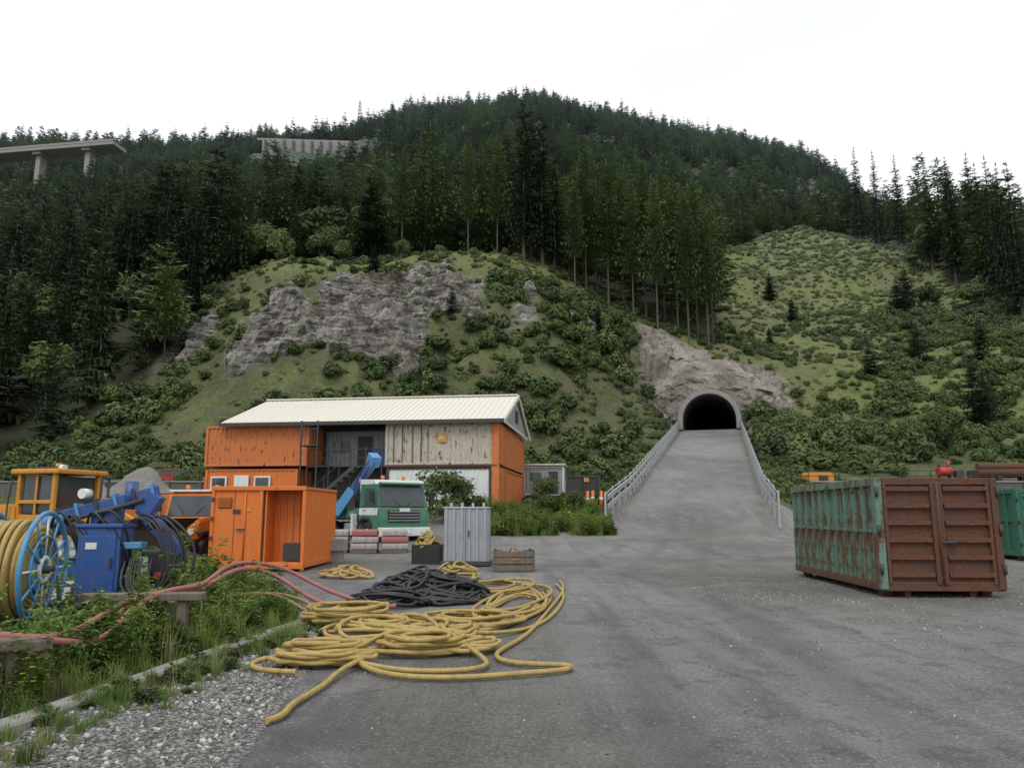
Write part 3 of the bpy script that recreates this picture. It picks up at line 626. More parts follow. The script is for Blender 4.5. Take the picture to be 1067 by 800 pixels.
# ------------------------------------------------------------------ small off-road truck
ut=G('orange_offroad_truck',(-10.25,23.6,-.02),R(-97))
ut.prism('bonnet',[(0,.85),(0,1.35),(-.1,1.45),(-.95,1.55),(-.95,.8)],-.78,.78,'orange_clean',.05)
ut.prism('cab',[(-.9,.8),(-.95,1.55),(-1.15,2.25),(-1.3,2.33),(-2.2,2.33),(-2.3,.8)],-.88,.88,'orange_clean',.05)
ut.prism('windscreen',[(-.92,1.56),(-1.12,2.2),(-1.16,2.2),(-.97,1.55)],-.76,.76,'glass',.004)
ut.prism('side_window',[(-1.15,1.55),(-1.3,2.15),(-2.0,2.15),(-2.0,1.55)],-.9,.9,'glass',.004)
ut.box('roof',(1.2,1.7,.07),(-1.72,0,2.36),'white');ut.box('grille',(.05,.9,.36),(.02,0,1.1),'black');ut.box('bumper',(.2,1.75,.26),(.1,0,.68),'black',bv=.03)
ut.box('number_plate',(.02,.5,.12),(.21,0,.7),'white')
for sd in (-1,1):
    ut.cyl('headlight_%d'%(sd+1),(.0,sd*.6,1.1),(.05,sd*.6,1.1),.1,'lens');ut.wheel('front_wheel_%d'%(sd+1),(-.55,sd*.8,.5),.5,.3);ut.wheel('rear_wheel_%d'%(sd+1),(-3.2,sd*.8,.5),.5,.3)
    ut.box('wing_%d'%(sd+1),(.95,.3,.08),(-.5,sd*.84,1.08),'black');ut.box('mirror_%d'%(sd+1),(.06,.18,.3),(-.95,sd*1.08,1.85),'black')
    ut.cyl('wiper_%d'%(sd+1),(-.92,sd*.2,1.62),(-1.05,sd*.5,1.95),.01,'black',6)
ut.box('load_bed',(2.0,1.8,.7),(-3.4,0,1.3),'orange_clean');ut.cyl('beacon',(-1.6,.5,2.4),(-1.6,.5,2.55),.07,'orange_clean');ut.cyl('beacon_b',(-1.6,-.5,2.4),(-1.6,-.5,2.55),.07,'orange_clean')
# ------------------------------------------------------------------ loader
wl=G('wheel_loader',(-13.2,22.6,.1),R(-15),sc=(1.1,1.1,1.0))
wl.prism('rear_body',[(-2.6,.7),(-2.7,1.5),(-2.4,1.75),(-.5,1.8),(-.4,.7)],-.8,.8,'yellow',.06)
wl.prism('cab_base',[(-.6,.8),(-.6,1.5),(.7,1.5),(.8,.8)],-.75,.75,'yellow',.04)
for i,(x,y) in enumerate(((-.55,-.7),(.55,-.7),(-.55,.7),(.55,.7))):wl.box('cab_post_%d'%i,(.1,.1,1.2),(x,y,2.05),'yellow')
wl.box('cab_glass',(1.0,1.34,1.05),(0,0,2.05),'glass');wl.box('cab_roof',(1.5,1.7,.14),(0,0,2.7),'yellow',bv=.05)
wl.box('door_bar',(.06,.05,1.1),(0,-.71,2.05),'yellow');wl.box('roof_rack',(.8,.9,.06),(0,0,2.82),'dark');wl.box('cab_waist',(1.1,.06,.1),(0,-.72,1.85),'yellow')
wl.cyl('beacon',(-.4,.3,2.8),(-.4,.3,3.0),.08,'orange_clean');wl.cyl('work_lamp',(.6,-.6,2.8),(.72,-.6,2.8),.09,'lens')
wl.box('front_frame',(1.6,.9,.6),(1.4,0,.95),'dark')
for i in range(5):wl.box('engine_vent_%d'%i,(.9,.02,.04),(-1.7,-.82,1.15+i*.1),'dark')
for sd in (-1,1):
    wl.prism('lift_arm_%d'%(sd+1),[(.9,1.5),(1.2,1.8),(2.9,.9),(3.0,.5),(2.7,.5),(1.2,1.3)],sd*.5-.07,sd*.5+.07,'yellow',.02)
    wl.wheel('front_wheel_%d'%(sd+1),(1.4,sd*.95,.68),.68,.45,'yellow');wl.wheel('rear_wheel_%d'%(sd+1),(-1.6,sd*.95,.68),.68,.45,'yellow')
    wl.box('fender_%d'%(sd+1),(1.3,.45,.06),(-1.6,sd*.95,1.45),'dark')
wl.prism('bucket',[(2.9,.3),(4.0,.2),(3.1,.5),(3.1,1.1),(3.5,1.4),(2.85,1.3),(2.7,.6)],-1.2,1.2,'dark',.02)
wl.cyl('exhaust',(-1.5,.4,1.75),(-1.5,.4,2.5),.05,'dark');wl.tube('handrail',[(-.7,-.85,.9),(-.7,-.9,1.6),(-.7,-.9,2.3),(-.65,-.8,2.5)],.02,'dark')
dm=G('orange_site_dumper',(-12.0,26.5,.1),R(15))
dm.prism('skip_body',[(-1.4,1.25),(-1.7,2.0),(1.2,2.2),(1.7,1.95),(.8,1.15)],-1.1,1.1,'orange_clean',.03)
dm.prism('skip_cavity',[(-1.3,1.95),(-1.5,2.06),(1.1,2.23),(1.3,2.1)],-1.0,1.0,'dark',.0)
for i in range(4):dm.box('skip_rib_%d'%i,(.08,2.26,.7),(-1.2+i*.7,0,1.65),'yellow')
dm.box('frame',(3.6,.9,.4),(0,0,.9),'dark');dm.box('engine_cover',(1.2,1.2,.8),(-2.3,0,1.4),'yellow',bv=.08)
for sd in (-1,1):
    for k,x in enumerate((-2.2,.8)):dm.wheel('wheel_%d_%d'%(sd+1,k),(x,sd*.95,.6),.6,.42,'orange_clean')
dm.box('rollbar_l',(.08,.08,1.4),(-1.75,.5,2.0),'dark');dm.box('rollbar_r',(.08,.08,1.4),(-1.75,-.5,2.0),'dark');dm.box('rollbar_top',(.08,1.08,.08),(-1.75,0,2.7),'dark')
# ------------------------------------------------------------------ blue rig
br_=G('blue_drilling_rig',(-6.35,12.3,-.05),R(8))
br_.box('base_frame',(2.3,1.2,.25),(.1,.3,.42),'dark');br_.box('cabinet',(.62,.6,1.2),(.0,-.05,.88),'blue',bv=.03);br_.box('cabinet_lid',(.68,.66,.06),(0,-.05,1.5),'blue')
br_.box('cabinet_door',(.5,.02,.95),(0,-.36,.88),'blue');br_.box('cabinet_handle',(.03,.03,.15),(.2,-.39,.95),'dark');br_.box('cabinet_label',(.16,.01,.1),(-.1,-.375,1.2),'white')
br_.box('white_pump_base',(.5,.5,.5),(-.6,-.1,.4),'white',bv=.03);br_.box('side_box',(.4,.5,.5),(-.58,.3,1.0),'blue',bv=.03)
br_.box('gauge_panel',(.35,.04,.3),(-.58,-.0,1.15),'steel');
for i in range(4):br_.cyl('gauge_%d'%i,(-.68+.2*(i%2),-.02,1.08+.14*(i//2)),(-.68+.2*(i%2),-.05,1.08+.14*(i//2)),.05,'white',12)
br_.box('mast_foot',(.4,.4,.5),(-.2,.5,1.55),'blue',bv=.03);br_.box('feed_beam',(1.6,.14,.18),(-.15,.3,1.83),'blue',(0,R(-16),0),bv=.02)
for i in range(6):br_.box('feed_plate_%d'%i,(.05,.24,.26),(-.85+i*.28,.3,1.64+i*.08),'ltblue' if i%2 else 'dark',(0,R(-16),0))
br_.cyl('feed_ram',(-.9,.12,1.5),(.45,.12,1.9),.035,'dark');br_.cyl('motor',(-1.05,.3,1.5),(-.75,.3,1.58),.15,'ltblue');br_.cyl('swivel',(.2,.3,1.75),(.2,.3,2.2),.1,'blue')
br_.box('boom_knuckle',(.28,.3,.35),(.5,.3,1.85),'blue',(0,R(30),0));br_.box('lower_boom',(1.0,.18,.22),(.7,.3,1.4),'blue',(0,R(50),0));br_.box('track_frame',(1.8,.35,.35),(.3,-.35,.25),'dark',bv=.08)
br_.box('track_frame_b',(1.8,.35,.35),(.3,.9,.25),'dark',bv=.08);br_.box('engine_box',(.5,.8,.5),(.7,.6,.85),'dark',bv=.04);br_.cyl('filter',(.5,.1,.65),(.5,.1,1.0),.09,'white');br_.cyl('valve_block',(.75,0,.7),(1.0,0,.7),.08,'red')
br_.cyl('oil_drum',(-.25,.75,1.1),(-.25,.75,1.75),.2,'dark');br_.box('tool_tray',(.5,.3,.1),(.35,-.15,1.2),'ltblue');br_.cyl('lamp',(-.45,.3,2.0),(-.5,.15,2.0),.08,'lens')
rs=random.Random(5);hl=[]
for i in range(9):
    x0=.4+rs.random()*.4;hl.append([(x0,-.1,1.4+rs.random()*.3),(x0+.25,-.3,1.6+rs.random()*.15),(x0+.5+rs.random()*.25,-.4,1.2),(x0+.45+rs.random()*.2,-.45,.6),(x0+.15,-.5,.3+rs.random()*.2),(x0-.1,-.4,.6),(x0-.05,-.2,1.0)])
for i in range(9):
    x0=-.9+rs.random()*.8;hl.append([(x0,-.05,1.2+rs.random()*.4),(x0+.1,-.3,1.6+rs.random()*.3),(x0+.4,-.38,1.45+rs.random()*.3),(x0+.6,-.3,.9+rs.random()*.4),(x0+.5,0,.7)])
tubes('hydraulic_hoses',hl,.02,M['bhose'],br_.e,2)
hr=G('hose_reel',(-6.0,10.1,.93),R(10))
def ring(n,x,R0,r,mat,par):
    tubes(n,[[(x,R0*math.cos(a),R0*math.sin(a)) for a in np.linspace(0,2*math.pi+.3,34)]],r,mat,par,3)
for x,nm in ((0,'outer'),(-.66,'inner')):
    ring(nm+'_rim',x,.72,.032,M['ltblue'],hr.e);ring(nm+'_mid_ring',x,.42,.018,M['ltblue'],hr.e);ring(nm+'_hub_ring',x,.15,.03,M['white'],hr.e)
    for i in range(12):
        a=i*math.pi/6;hr.cyl(nm+'_spoke_%d'%i,(x,.14*math.cos(a),.14*math.sin(a)),(x,.71*math.cos(a),.71*math.sin(a)),.015,'ltblue' if i%3 else 'white',8)
hr.cyl('drum',(-.64,0,0),(-.02,0,0),.28,'ltblue',24);hr.cyl('axle',(-.8,0,0),(.12,0,0),.05,'dark')
hp=[]
for lay in range(5):
    R0=.34+lay*.065
    for k in range(8 if lay<4 else 6):
        hp.append([(-.59+k*.072+.02*math.sin(a*1+k),(R0+.012*math.sin(3*a+k))*math.cos(a),(R0+.012*math.sin(2*a+k))*math.sin(a)) for a in np.linspace(0,2*math.pi+.3,30)])
tubes('wound_hose',hp,.034,M['yhose'],hr.e,2)
hr.box('stand_foot',(1.0,.9,.08),(-.3,0,-.88),'blue')
for sd in (-1,1):
    hr.cyl('stand_leg_a%d'%(sd+1),(-.3+sd*.45,-.4,-.88),(-.3+sd*.45,0,.02),.03,'blue',8);hr.cyl('stand_leg_b%d'%(sd+1),(-.3+sd*.45,.4,-.88),(-.3+sd*.45,0,.02),.03,'blue',8)
# ------------------------------------------------------------------ trestles
def trestle(name,loc,rz,ln,h):
    s=G(name,loc,rz);s.box('beam',(ln,.22,.09),(0,0,h),'wood')
    for i,x in enumerate((-ln/2+.2,ln/2-.25)):
        s.box('leg_%d'%i,(.12,.12,h),(x,0,h/2-.05),'wood');s.box('foot_%d'%i,(.16,.5,.08),(x,0,.02),'wood');s.box('brace_%d'%i,(.06,.04,.45),(x+.12*(1 if i==0 else -1),.05,h-.25),'wood',(0,R(35 if i==0 else -35),0))
trestle('timber_trestle',(-4.6,9.85,0),R(6),1.5,.62);trestle('timber_trestle',(-4.75,7.1,0),R(0),1.25,.5)
rh=[[(-6.2,5.8,.5),(-5.3,6.6,.6),(-4.6,7.1,.62),(-4.5,7.9,.38),(-4.7,8.9,.45),(-4.55,9.85,.72),(-4.4,11,.5),(-4.5,12.5,.75),(-4.6,14,.7),(-4.2,14.6,.45),(-3.4,13.6,.1),(-2.6,13.2,.05),(-2,13.6,.08)],
    [(-6.2,6.0,.45),(-5.2,6.9,.6),(-4.45,7.15,.6),(-4.2,8.2,.25),(-4.5,9.2,.5),(-4.35,9.85,.72),(-4.3,11,.62),(-4.7,12.5,.7),(-4.8,13.8,.85),(-4.2,15.2,.6),(-3.3,14.6,.12),(-2.4,14,.06)]]
tubes('red_supply_hose',rh,.036,M['redhose'])
tubes('tan_supply_hose',[[(-6.0,5.9,.35),(-4.9,7.1,.58),(-4.5,8.0,.12),(-4.55,9.0,.2),(-4.8,9.85,.7),(-4.7,11.2,.3),(-4.2,13,.45),(-3.6,13.8,.2),(-2.9,12.5,.05)],
  [(-7.2,11.6,.9),(-6.6,10.9,.3),(-5.9,10.4,.5),(-5.0,9.9,.7),(-4.6,11,.3),(-4.0,13.3,.5),(-3.3,12.6,.1),(-2.7,11.8,.05)]],.026,M['tanhose'])
# ------------------------------------------------------------------ hose piles
def coil(cx,cy,rx,ry,ang,turns,hmax,jit,seed,base=.03):
    r_=random.Random(seed);pts=[];n=12;ph=r_.random()*6;ca,sa=math.cos(ang),math.sin(ang)
    for k in range(turns):
        ex=rx*(1-jit*r_.random());ey=ry*(1-jit*r_.random());ox=(r_.random()-.5)*rx*jit;oy=(r_.random()-.5)*ry*jit
        zt=base+hmax*(k/turns);p1=r_.random()*6
        for i in range(n):
            a=ph+2*math.pi*(i/n)+.15*math.sin(k*3+i)
            rho=1+.1*math.sin(3*a+p1)+.05*math.sin(5*a+p1*2)
            x=ex*rho*math.cos(a)+ox;y=ey*rho*math.sin(a)+oy
            pts.append((cx+x*ca-y*sa,cy+x*sa+y*ca,zt+abs(.04*math.sin(2.3*a+k*1.7))))
    return pts
def heap(cx,cy,R0,h,nl,seed):
    r_=random.Random(seed);out=[]
    for q in range(nl):
        rx=R0*(.35+.55*r_.random());ry=rx*(.5+.5*r_.random());an=r_.random()*3.1
        mx=(R0-rx)*1.1;ox=(r_.random()*2-1)*mx;oy=(r_.random()*2-1)*mx;ca,sa=math.cos(an),math.sin(an);p=[];ph=r_.random()*6
        tilt=(r_.random()-.5)*.25;zz=r_.random()
        for i in range(15):
            a=ph+2*math.pi*i/12;x=rx*math.cos(a)*(1+.1*math.sin(2*a+q));y=ry*math.sin(a)
            X_=ox+x*ca-y*sa;Y_=oy+x*sa+y*ca;rho=min(1,math.hypot(X_,Y_)/R0)
            p.append((cx+X_,cy+Y_,max(.035,.05+h*(1-rho**2)*(.35+.65*zz)+tilt*x*.4+.03*math.sin(3*a+q))))
        out.append(p)
    return out
yl=[coil(-2.05,8.75,.55,.2,.08,8,.14,.4,1),coil(-2.0,8.85,.48,.22,.0,6,.2,.45,2,.06),coil(-1.0,9.5,.65,.42,.3,8,.2,.45,3),coil(-.95,10.4,.8,.5,.9,5,.14,.5,4),
    coil(-2.4,11.9,.65,.6,.4,9,.26,.45,5),coil(-1.8,11.2,.65,.4,-.5,5,.16,.5,6),coil(-.6,11.9,.7,.9,.0,5,.14,.5,7),coil(0,13.6,.6,2.5,-.15,4,.08,.35,8),
    coil(.15,14.7,.6,2.9,-.15,3,.1,.3,9),coil(-.3,16.8,.9,1.8,-.2,4,.12,.45,10),coil(-.5,9.6,.5,.35,.1,4,.1,.4,17)]
yl.append([(1.15,19,.04),(1.2,17,.05),(.7,14,.04),(.35,11.5,.04),(.1,10.2,.04),(-.25,9.3,.04),(-.1,8.75,.04),(.35,8.65,.04),(.68,8.62,.04),(.6,8.35,.04),(.1,8.2,.04),(-.5,7.95,.04),(-1.1,8.0,.04),(-1.6,8.4,.05),(-1.9,9.2,.1),(-1.5,10,.2)])
yl.append([(-.9,10,.25),(-.4,9.2,.06),(-.1,8.5,.04),(-.7,8.25,.04),(-1.3,8.3,.05),(-1.8,8.8,.08),(-2.6,8.9,.1),(-2.9,8.6,.05),(-2.6,8.3,.04),(-2.2,8.2,.05)])
yl.append([(-1.6,8.7,.1),(-1.8,8.3,.05),(-1.75,7.8,.04),(-1.85,7.2,.035),(-1.9,6.85,.035),(-1.83,6.55,.035),(-1.93,6.4,.035)])
yl.append([(1.0,18,.05),(1.1,16.5,.05),(.95,14.5,.04),(.6,12.3,.04),(.2,11,.04),(-.5,10.3,.1),(-1.2,10.2,.2),(-1.9,10.6,.2)])
yl+=heap(-4.3,20.5,.8,.3,10,14)+heap(-1.6,10.8,1.1,.28,6,15)+heap(-1.4,19.8,.7,.4,9,16)
tubes('yellow_hose_pile',yl,.028,M['yhose'],res=2)
tubes('black_hose_pile',heap(-1.6,15.4,1.3,.6,40,20)+heap(-2.2,14.5,.85,.35,12,22),.03,M['bhose'],res=2)
tb=G('black_tub',(-2.7,25.2,0.03))
for i,(s_1,c_1) in enumerate((((.9,.05,.6),(0,-.4,.32)),((.9,.05,.6),(0,.4,.32)),((.05,.8,.6),(-.45,0,.32)),((.05,.8,.6),(.45,0,.32)),((.9,.8,.05),(0,0,.03)))):tb.box('side_%d'%i,s_1,c_1,'black')
tubes('tub_yellow_hose',[[(p[0],p[1],p[2]+.5) for p in q] for q in heap(0,0,.42,.5,12,31)],.035,M['yhose'],tb.e,2)
ct=G('timber_crate',(.05,22.5,.0),R(5))
for i in range(3):
    for sd in (-1,1):ct.box('slat_x%d%d'%(i,sd+1),(1.1,.03,.16),(0,sd*.42,.12+i*.19),'wood');ct.box('slat_y%d%d'%(i,sd+1),(.03,.8,.16),(sd*.55,0,.12+i*.19),'wood')
for a in (-1,1):
    for b in (-1,1):ct.box('post_%d%d'%(a+1,b+1),(.07,.07,.62),(a*.51,b*.38,.31),'dark')
ct.box('base',(1.1,.84,.04),(0,0,.03),'wood');tubes('crate_hoses',[[(p[0],p[1],p[2]+.3) for p in q] for q in heap(0,0,.45,.35,12,33)],.03,M['tanhose'],ct.e,2)
rk_=G('grey_metal_cabinet',(-1.4,24.4,.02),R(-4))
rk_.box('body',(1.36,.7,1.62),(0,0,.95),'grey',bv=.02)
for i in range(6):rk_.box('front_rib_%d'%i,(.07,.05,1.58),(-.6+i*.24,-.37,.95),'steel');rk_.box('side_rib_%d'%i,(.05,.06,1.58),(.69,-.28+i*.11,.95),'grey')
rk_.box('base_frame',(1.5,.9,.14),(0,0,.1),'dark');rk_.box('top_lid',(1.44,.78,.05),(0,0,1.78),'steel');rk_.box('door_handle',(.04,.05,.2),(.1,-.41,1.0),'dark');rk_.box('door_gap',(.015,.02,1.5),(0,-.352,.95),'black')
for i in range(4):rk_.box('top_lug_%d'%i,(.08,.1,.14),(-.5+i*.34,0,1.86),'steel')
pl=G('wrapped_bag_pallets',(-5.6,30,.14),R(4));rs=random.Random(9)
for i in range(3):
    pl.box('pallet_%d'%i,(1.0,1.0,.12),(-1.15+i*1.12,0,.06),'wood')
    for k in range(3):pl.box('bag_layer_%d_%d'%(i,k),(.95+rs.random()*.1,.95,.24),(-1.15+i*1.12+rs.random()*.05,0,.25+k*.25),'bag' if (i+k)%3 else 'redhose',(0,0,rs.random()*.1),bv=.09)
pb=G('concrete_block_stack',(-6.6,25.7,0.02))
for i in range(3):pb.box('block_%d'%i,(.9,.5,.4),(.2+i*.45-.3*(i==2),-.1*i,.2 if i<2 else .6),'conc',(0,0,.1*i),bv=.04)
# ------------------------------------------------------------------ far yard items
sh=G('grey_site_cabin',(2.3,58,2.9),R(-6));sh.container('cabin',-1.5,1.6,0,2.4,0,2.2,'grey','white');sh.box('cabin_roof',(3.5,2.8,.1),(0,1.2,2.3),'white');sh.box('cabin_window',(.8,.05,.6),(-.5,0,1.4),'glass');sh.box('cabin_door',(.7,.05,1.7),(.8,0,.95),'dark')
db=G('dark_tool_container',(5.0,54,2.1),R(-4));db.container('box',-1.2,1.1,0,2.2,0,2.1,'dark');db.box('yellow_sign',(.35,.04,.3),(.2,-.03,1.8),'yellow');db.box('door_line',(.04,.03,1.8),(0,-.02,1.0),'black')
for (x,y) in ((4.6,47.2),(5.5,47.8),(5.1,49)):
    z=h1(x,y);od=G('orange_barrier_post',(x,y,z));od.cyl('base',(0,0,0),(0,0,.1),.25,'black');od.cyl('post',(0,0,.1),(0,0,1.2),.13,'orange_clean',14,.09);od.cyl('band',(0,0,.6),(0,0,.8),.12,'white',14);od.cyl('cap',(0,0,1.2),(0,0,1.26),.06,'dark')
gn=G('yellow_compressor',(24.7,62.5,3.7),R(5))
gn.prism('body',[(-1.1,.3),(-1.1,.95),(-.9,1.15),(.9,1.15),(1.1,.9),(1.1,.3)],-.6,.6,'yellow',.05);gn.box('grille_panel',(.8,.03,.4),(.2,-.61,.7),'dark');gn.wheel('wheel',(0,-.55,.28),.28,.18);gn.box('drawbar',(1.0,.1,.08),(1.5,0,.35),'dark');gn.box('exhaust_cap',(.1,.1,.2),(-.5,0,1.25),'dark')
cr=G('parked_car',(-28.5,66.5,h1(-28.5,66.5)-.35),R(5))
cr.prism('body',[(-2.1,.3),(-2.15,.75),(-1.9,.95),(1.0,.95),(2.0,.8),(2.15,.5),(2.1,.3)],-.85,.85,'red',.08);cr.prism('greenhouse',[(-1.8,.9),(-1.4,1.42),(.2,1.45),(1.0,.92)],-.75,.75,'glass',.06);cr.box('roof',(1.5,1.4,.05),(-.6,0,1.45),'red')
for sd in (-1,1):
    for k,x in enumerate((-1.3,1.3)):cr.wheel('wheel_%d%d'%(sd+1,k),(x,sd*.78,.32),.32,.22,'steel')
    cr.box('headlamp_%d'%(sd+1),(.05,.3,.12),(2.1,sd*.6,.65),'lens')
cr.box('pillar',(.08,1.54,.5),(-.5,0,1.18),'red')
pp=G('steel_pipe_stack',(40.5,62,4.5),R(-5))
for i in range(4):pp.cyl('pipe_%d'%i,(-3+i*.1,i*.7,.3),(4,i*.7,.3),.3,'dark' if i%2 else 'rust',18)
pp.cyl('pipe_top',(-2.8,.35,.8),(4,.35,.8),.3,'rust',18)
for i in range(2):pp.box('cradle_%d'%i,(.3,3,.6),(-1.5+i*3,1,-.25),'dark')
rd=G('red_pump',(33.6,60,3.9));rd.cyl('drum',(-.5,0,.9),(.5,0,.9),.35,'red');rd.box('skid',(1.4,.7,.12),(0,0,.3),'dark');rd.cyl('elbow',(.2,0,1.2),(.5,0,1.7),.1,'red');rd.cyl('outlet',(-.4,0,1.2),(-.4,0,1.6),.08,'dark');rd.box('motor_box',(.6,.5,.5),(1.1,0,.7),'dark')
for i in range(2):rd.box('leg_%d'%i,(.1,.5,.35),(-.4+i*.8,0,.5),'dark')
def wall(name,x0,x1,y,z0,z1):
    s=G(name);n=int(abs(x1-x0)/2.4)
    for i in range(n):
        xa=x0+(x1-x0)*i/n;s.box('panel_%d'%i,((x1-x0)/n-.03,.25,z1-z0),(xa+(x1-x0)/n/2,y,(z0+z1)/2),'dconc',bv=.02)
        s.box('rib_%d'%i,(.2,.16,z1-z0+.1),(xa,y-.18,(z0+z1)/2+.03),'dconc')
    s.box('coping',(x1-x0,.4,.1),((x0+x1)/2,y-.02,z1+.05),'conc')
    for i in range(n+1):s.box('rail_post_%d'%i,(.06,.06,.9),(x0+(x1-x0)*i/n,y,z1+.5),'dark')
    for k,z in enumerate((.5,.92)):s.box('rail_%d'%k,(x1-x0,.05,.05),((x0+x1)/2,y,z1+z),'dark')
wall('retaining_wall',-62,-17,61,1.5,4.0);wall('retaining_wall',21,62,61,1.5,4.0)
v=[];f=[]
ys=np.linspace(2.5,12.6,60)
for q,y in enumerate(ys):
    x=float(XK(y));wob=.05*float(fbm(np.array([y*1.3]),np.array([.5]),3,61)[0]);zz=.03*float(fbm(np.array([y*2.]),np.array([4.5]),3,62)[0])-.035
    for dx,z in ((-.12,-.08),(-.12,.075),(-.1,.1),(.08,.1),(.1,.075),(.1,-.08)):v.append((x+dx+wob,y,z+zz))
for q in range(len(ys)-1):
    for k in range(5):f.append((q*6+k,(q+1)*6+k,(q+1)*6+k+1,q*6+k+1))
obj('concrete_kerb',v,f,M['conc'])
def gheap(cx_,cy_,rx_,ry_,hz_):
    v=[];f=[];nh=34;zb=h1(cx_,cy_)
    for i in range(nh):
        for k in range(nh):
            x=(i/(nh-1)*2-1);y=(k/(nh-1)*2-1);rr_=math.hypot(x,y);n_=float(fbm(np.array([x*3+3]),np.array([y*3+1]),4,71)[0])
            v.append((cx_+x*rx_,cy_+y*ry_,zb-.3+max(0,1-rr_)*hz_*(.7+.6*n_)))
    for i in range(nh-1):
        for k in range(nh-1):f.append((i*nh+k,(i+1)*nh+k,(i+1)*nh+k+1,i*nh+k+1))
    obj('gravel_heap',v,f,M['spoil'])
gheap(-20.8,44,3.8,2.6,3.3);gheap(-25.5,46,4,2.6,2.9)
# ------------------------------------------------------------------ motorway
vd=G('motorway_viaduct',(-300,500,250),R(-9))
vd.box('deck',(270,14,2.3),(-105,0,0),'conc');vd.box('parapet',(270,.4,1.5),(-105,-7,1.9),'conc')
for i in range(5):vd.box('pier_%d'%i,(3.6,6,50),(8-i*38,0,-26.1),'conc');vd.box('pier_cap_%d'%i,(6,11,2),(8-i*38,0,-2.1),'conc')
vd.box('lorry_box',(9,2.5,3),(-24,-3,2.7),'white');vd.box('lorry_cab',(2.4,2.5,2.6),(-18,-3,2.5),'orange_clean')
mw=G('motorway_retaining_wall',(-158,596,290),R(4))
mw.box('wall',(96,3,24),(0,0,2.5),'conc')
for i in range(13):mw.box('buttress_%d'%i,(1.8,2,24),(-45+i*7.5,-2.4,2),'dconc')
mw.box('parapet',(215,1,1.8),(55,0,15.6),'conc');mw.box('wall_low',(115,3,14),(106,4,8),'conc')
ms=G('lattice_mast',(-205,960,h1(-205,960)))
for sx_,sy_ in ((-1,-1),(1,-1),(1,1),(-1,1)):ms.cyl('leg_%d%d'%(sx_+1,sy_+1),(sx_*3,sy_*3,0),(sx_*.8,sy_*.8,50),.4,'steel',6)
for i in range(10):
    k=3-2.2*i/10;ms.box('brace_%d'%i,(2*k,2*k,.4),(0,0,i*5+2),'steel')
# ------------------------------------------------------------------ vegetation prototypes
def conifer(name,h,br,cs,levels,nb,droop,seed,mats,seglen=.3,sparse=0.,ns_=4,pw=.8,thin=1.):
    r_=random.Random(seed);v=[];f=[];mi=[]
    tr_=(.008*h+.05)*thin;sg_=6
    zs=[0,.02*h,.3*h,.7*h,h]
    for q,z in enumerate(zs):
        rad=tr_*(1.35 if q==0 else 1-.97*z/h)
        for k in range(sg_):
            a=2*math.pi*k/sg_;v.append((rad*math.cos(a),rad*math.sin(a),z))
    for q in range(len(zs)-1):
        for k in range(sg_):f.append((q*sg_+k,q*sg_+(k+1)%sg_,(q+1)*sg_+(k+1)%sg_,(q+1)*sg_+k));mi.append(0)
    lean=[r_.uniform(.75,1.2) for _ in range(8)]
    for i in range(levels):
        ff=(i+r_.random()*.8)/levels;z=h*(cs+(1-cs)*ff)
        env=(1-ff)**pw*(.55+.45*min(1,(ff+.04)/.16))*r_.uniform(.8,1.12)
        for b in range(nb):
            if r_.random()<sparse:continue
            a=r_.random()*2*math.pi;Lb=(br*env*lean[int(a/6.2832*8)%8]*r_.uniform(.55,1.12))+.12
            dx,dy=math.cos(a),math.sin(a);px_,py_=-dy,dx;dr=droop*r_.uniform(.6,1.3)*(1-.75*ff)-.25*ff
            def P(u):return (dx*Lb*u,dy*Lb*u,z-dr*Lb*(u**1.2)+.12*Lb*u*u)
            for k in range(1,ns_+1):
                u0=(k-1)/ns_+.08;u1=k/ns_;p0=P(u0);p1=P(u1)
                for sd in (-1,1):
                    w_=Lb*seglen*(1.1-.5*u1)*r_.uniform(.7,1.2)*(4/ns_)**.7
                    tpx=p1[0]+(dx*.55+px_*sd*.8)*w_;tpy=p1[1]+(dy*.55+py_*sd*.8)*w_;tz=p1[2]-w_*r_.uniform(.0,.35)
                    n0=len(v);v.extend([p0,p1,(tpx,tpy,tz)]);f.append((n0,n0+1,n0+2));mi.append(1)
                if r_.random()<.6:
                    n0=len(v);v.extend([p0,p1,((p0[0]+p1[0])/2+r_.uniform(-.1,.1),(p0[1]+p1[1])/2+r_.uniform(-.1,.1),p1[2]-Lb*r_.uniform(.1,.25)-.1)]);f.append((n0,n0+1,n0+2));mi.append(1)
    n0=len(v);v.extend([(-.1,0,h*.965),(.1,0,h*.965),(0,0,h*1.02),(0,-.1,h*.965),(0,.1,h*.965)]);f.append((n0,n0+1,n0+2));f.append((n0+3,n0+4,n0+2));mi+= [1,1]
    return npmesh(name,v,f,mats,False,mi)
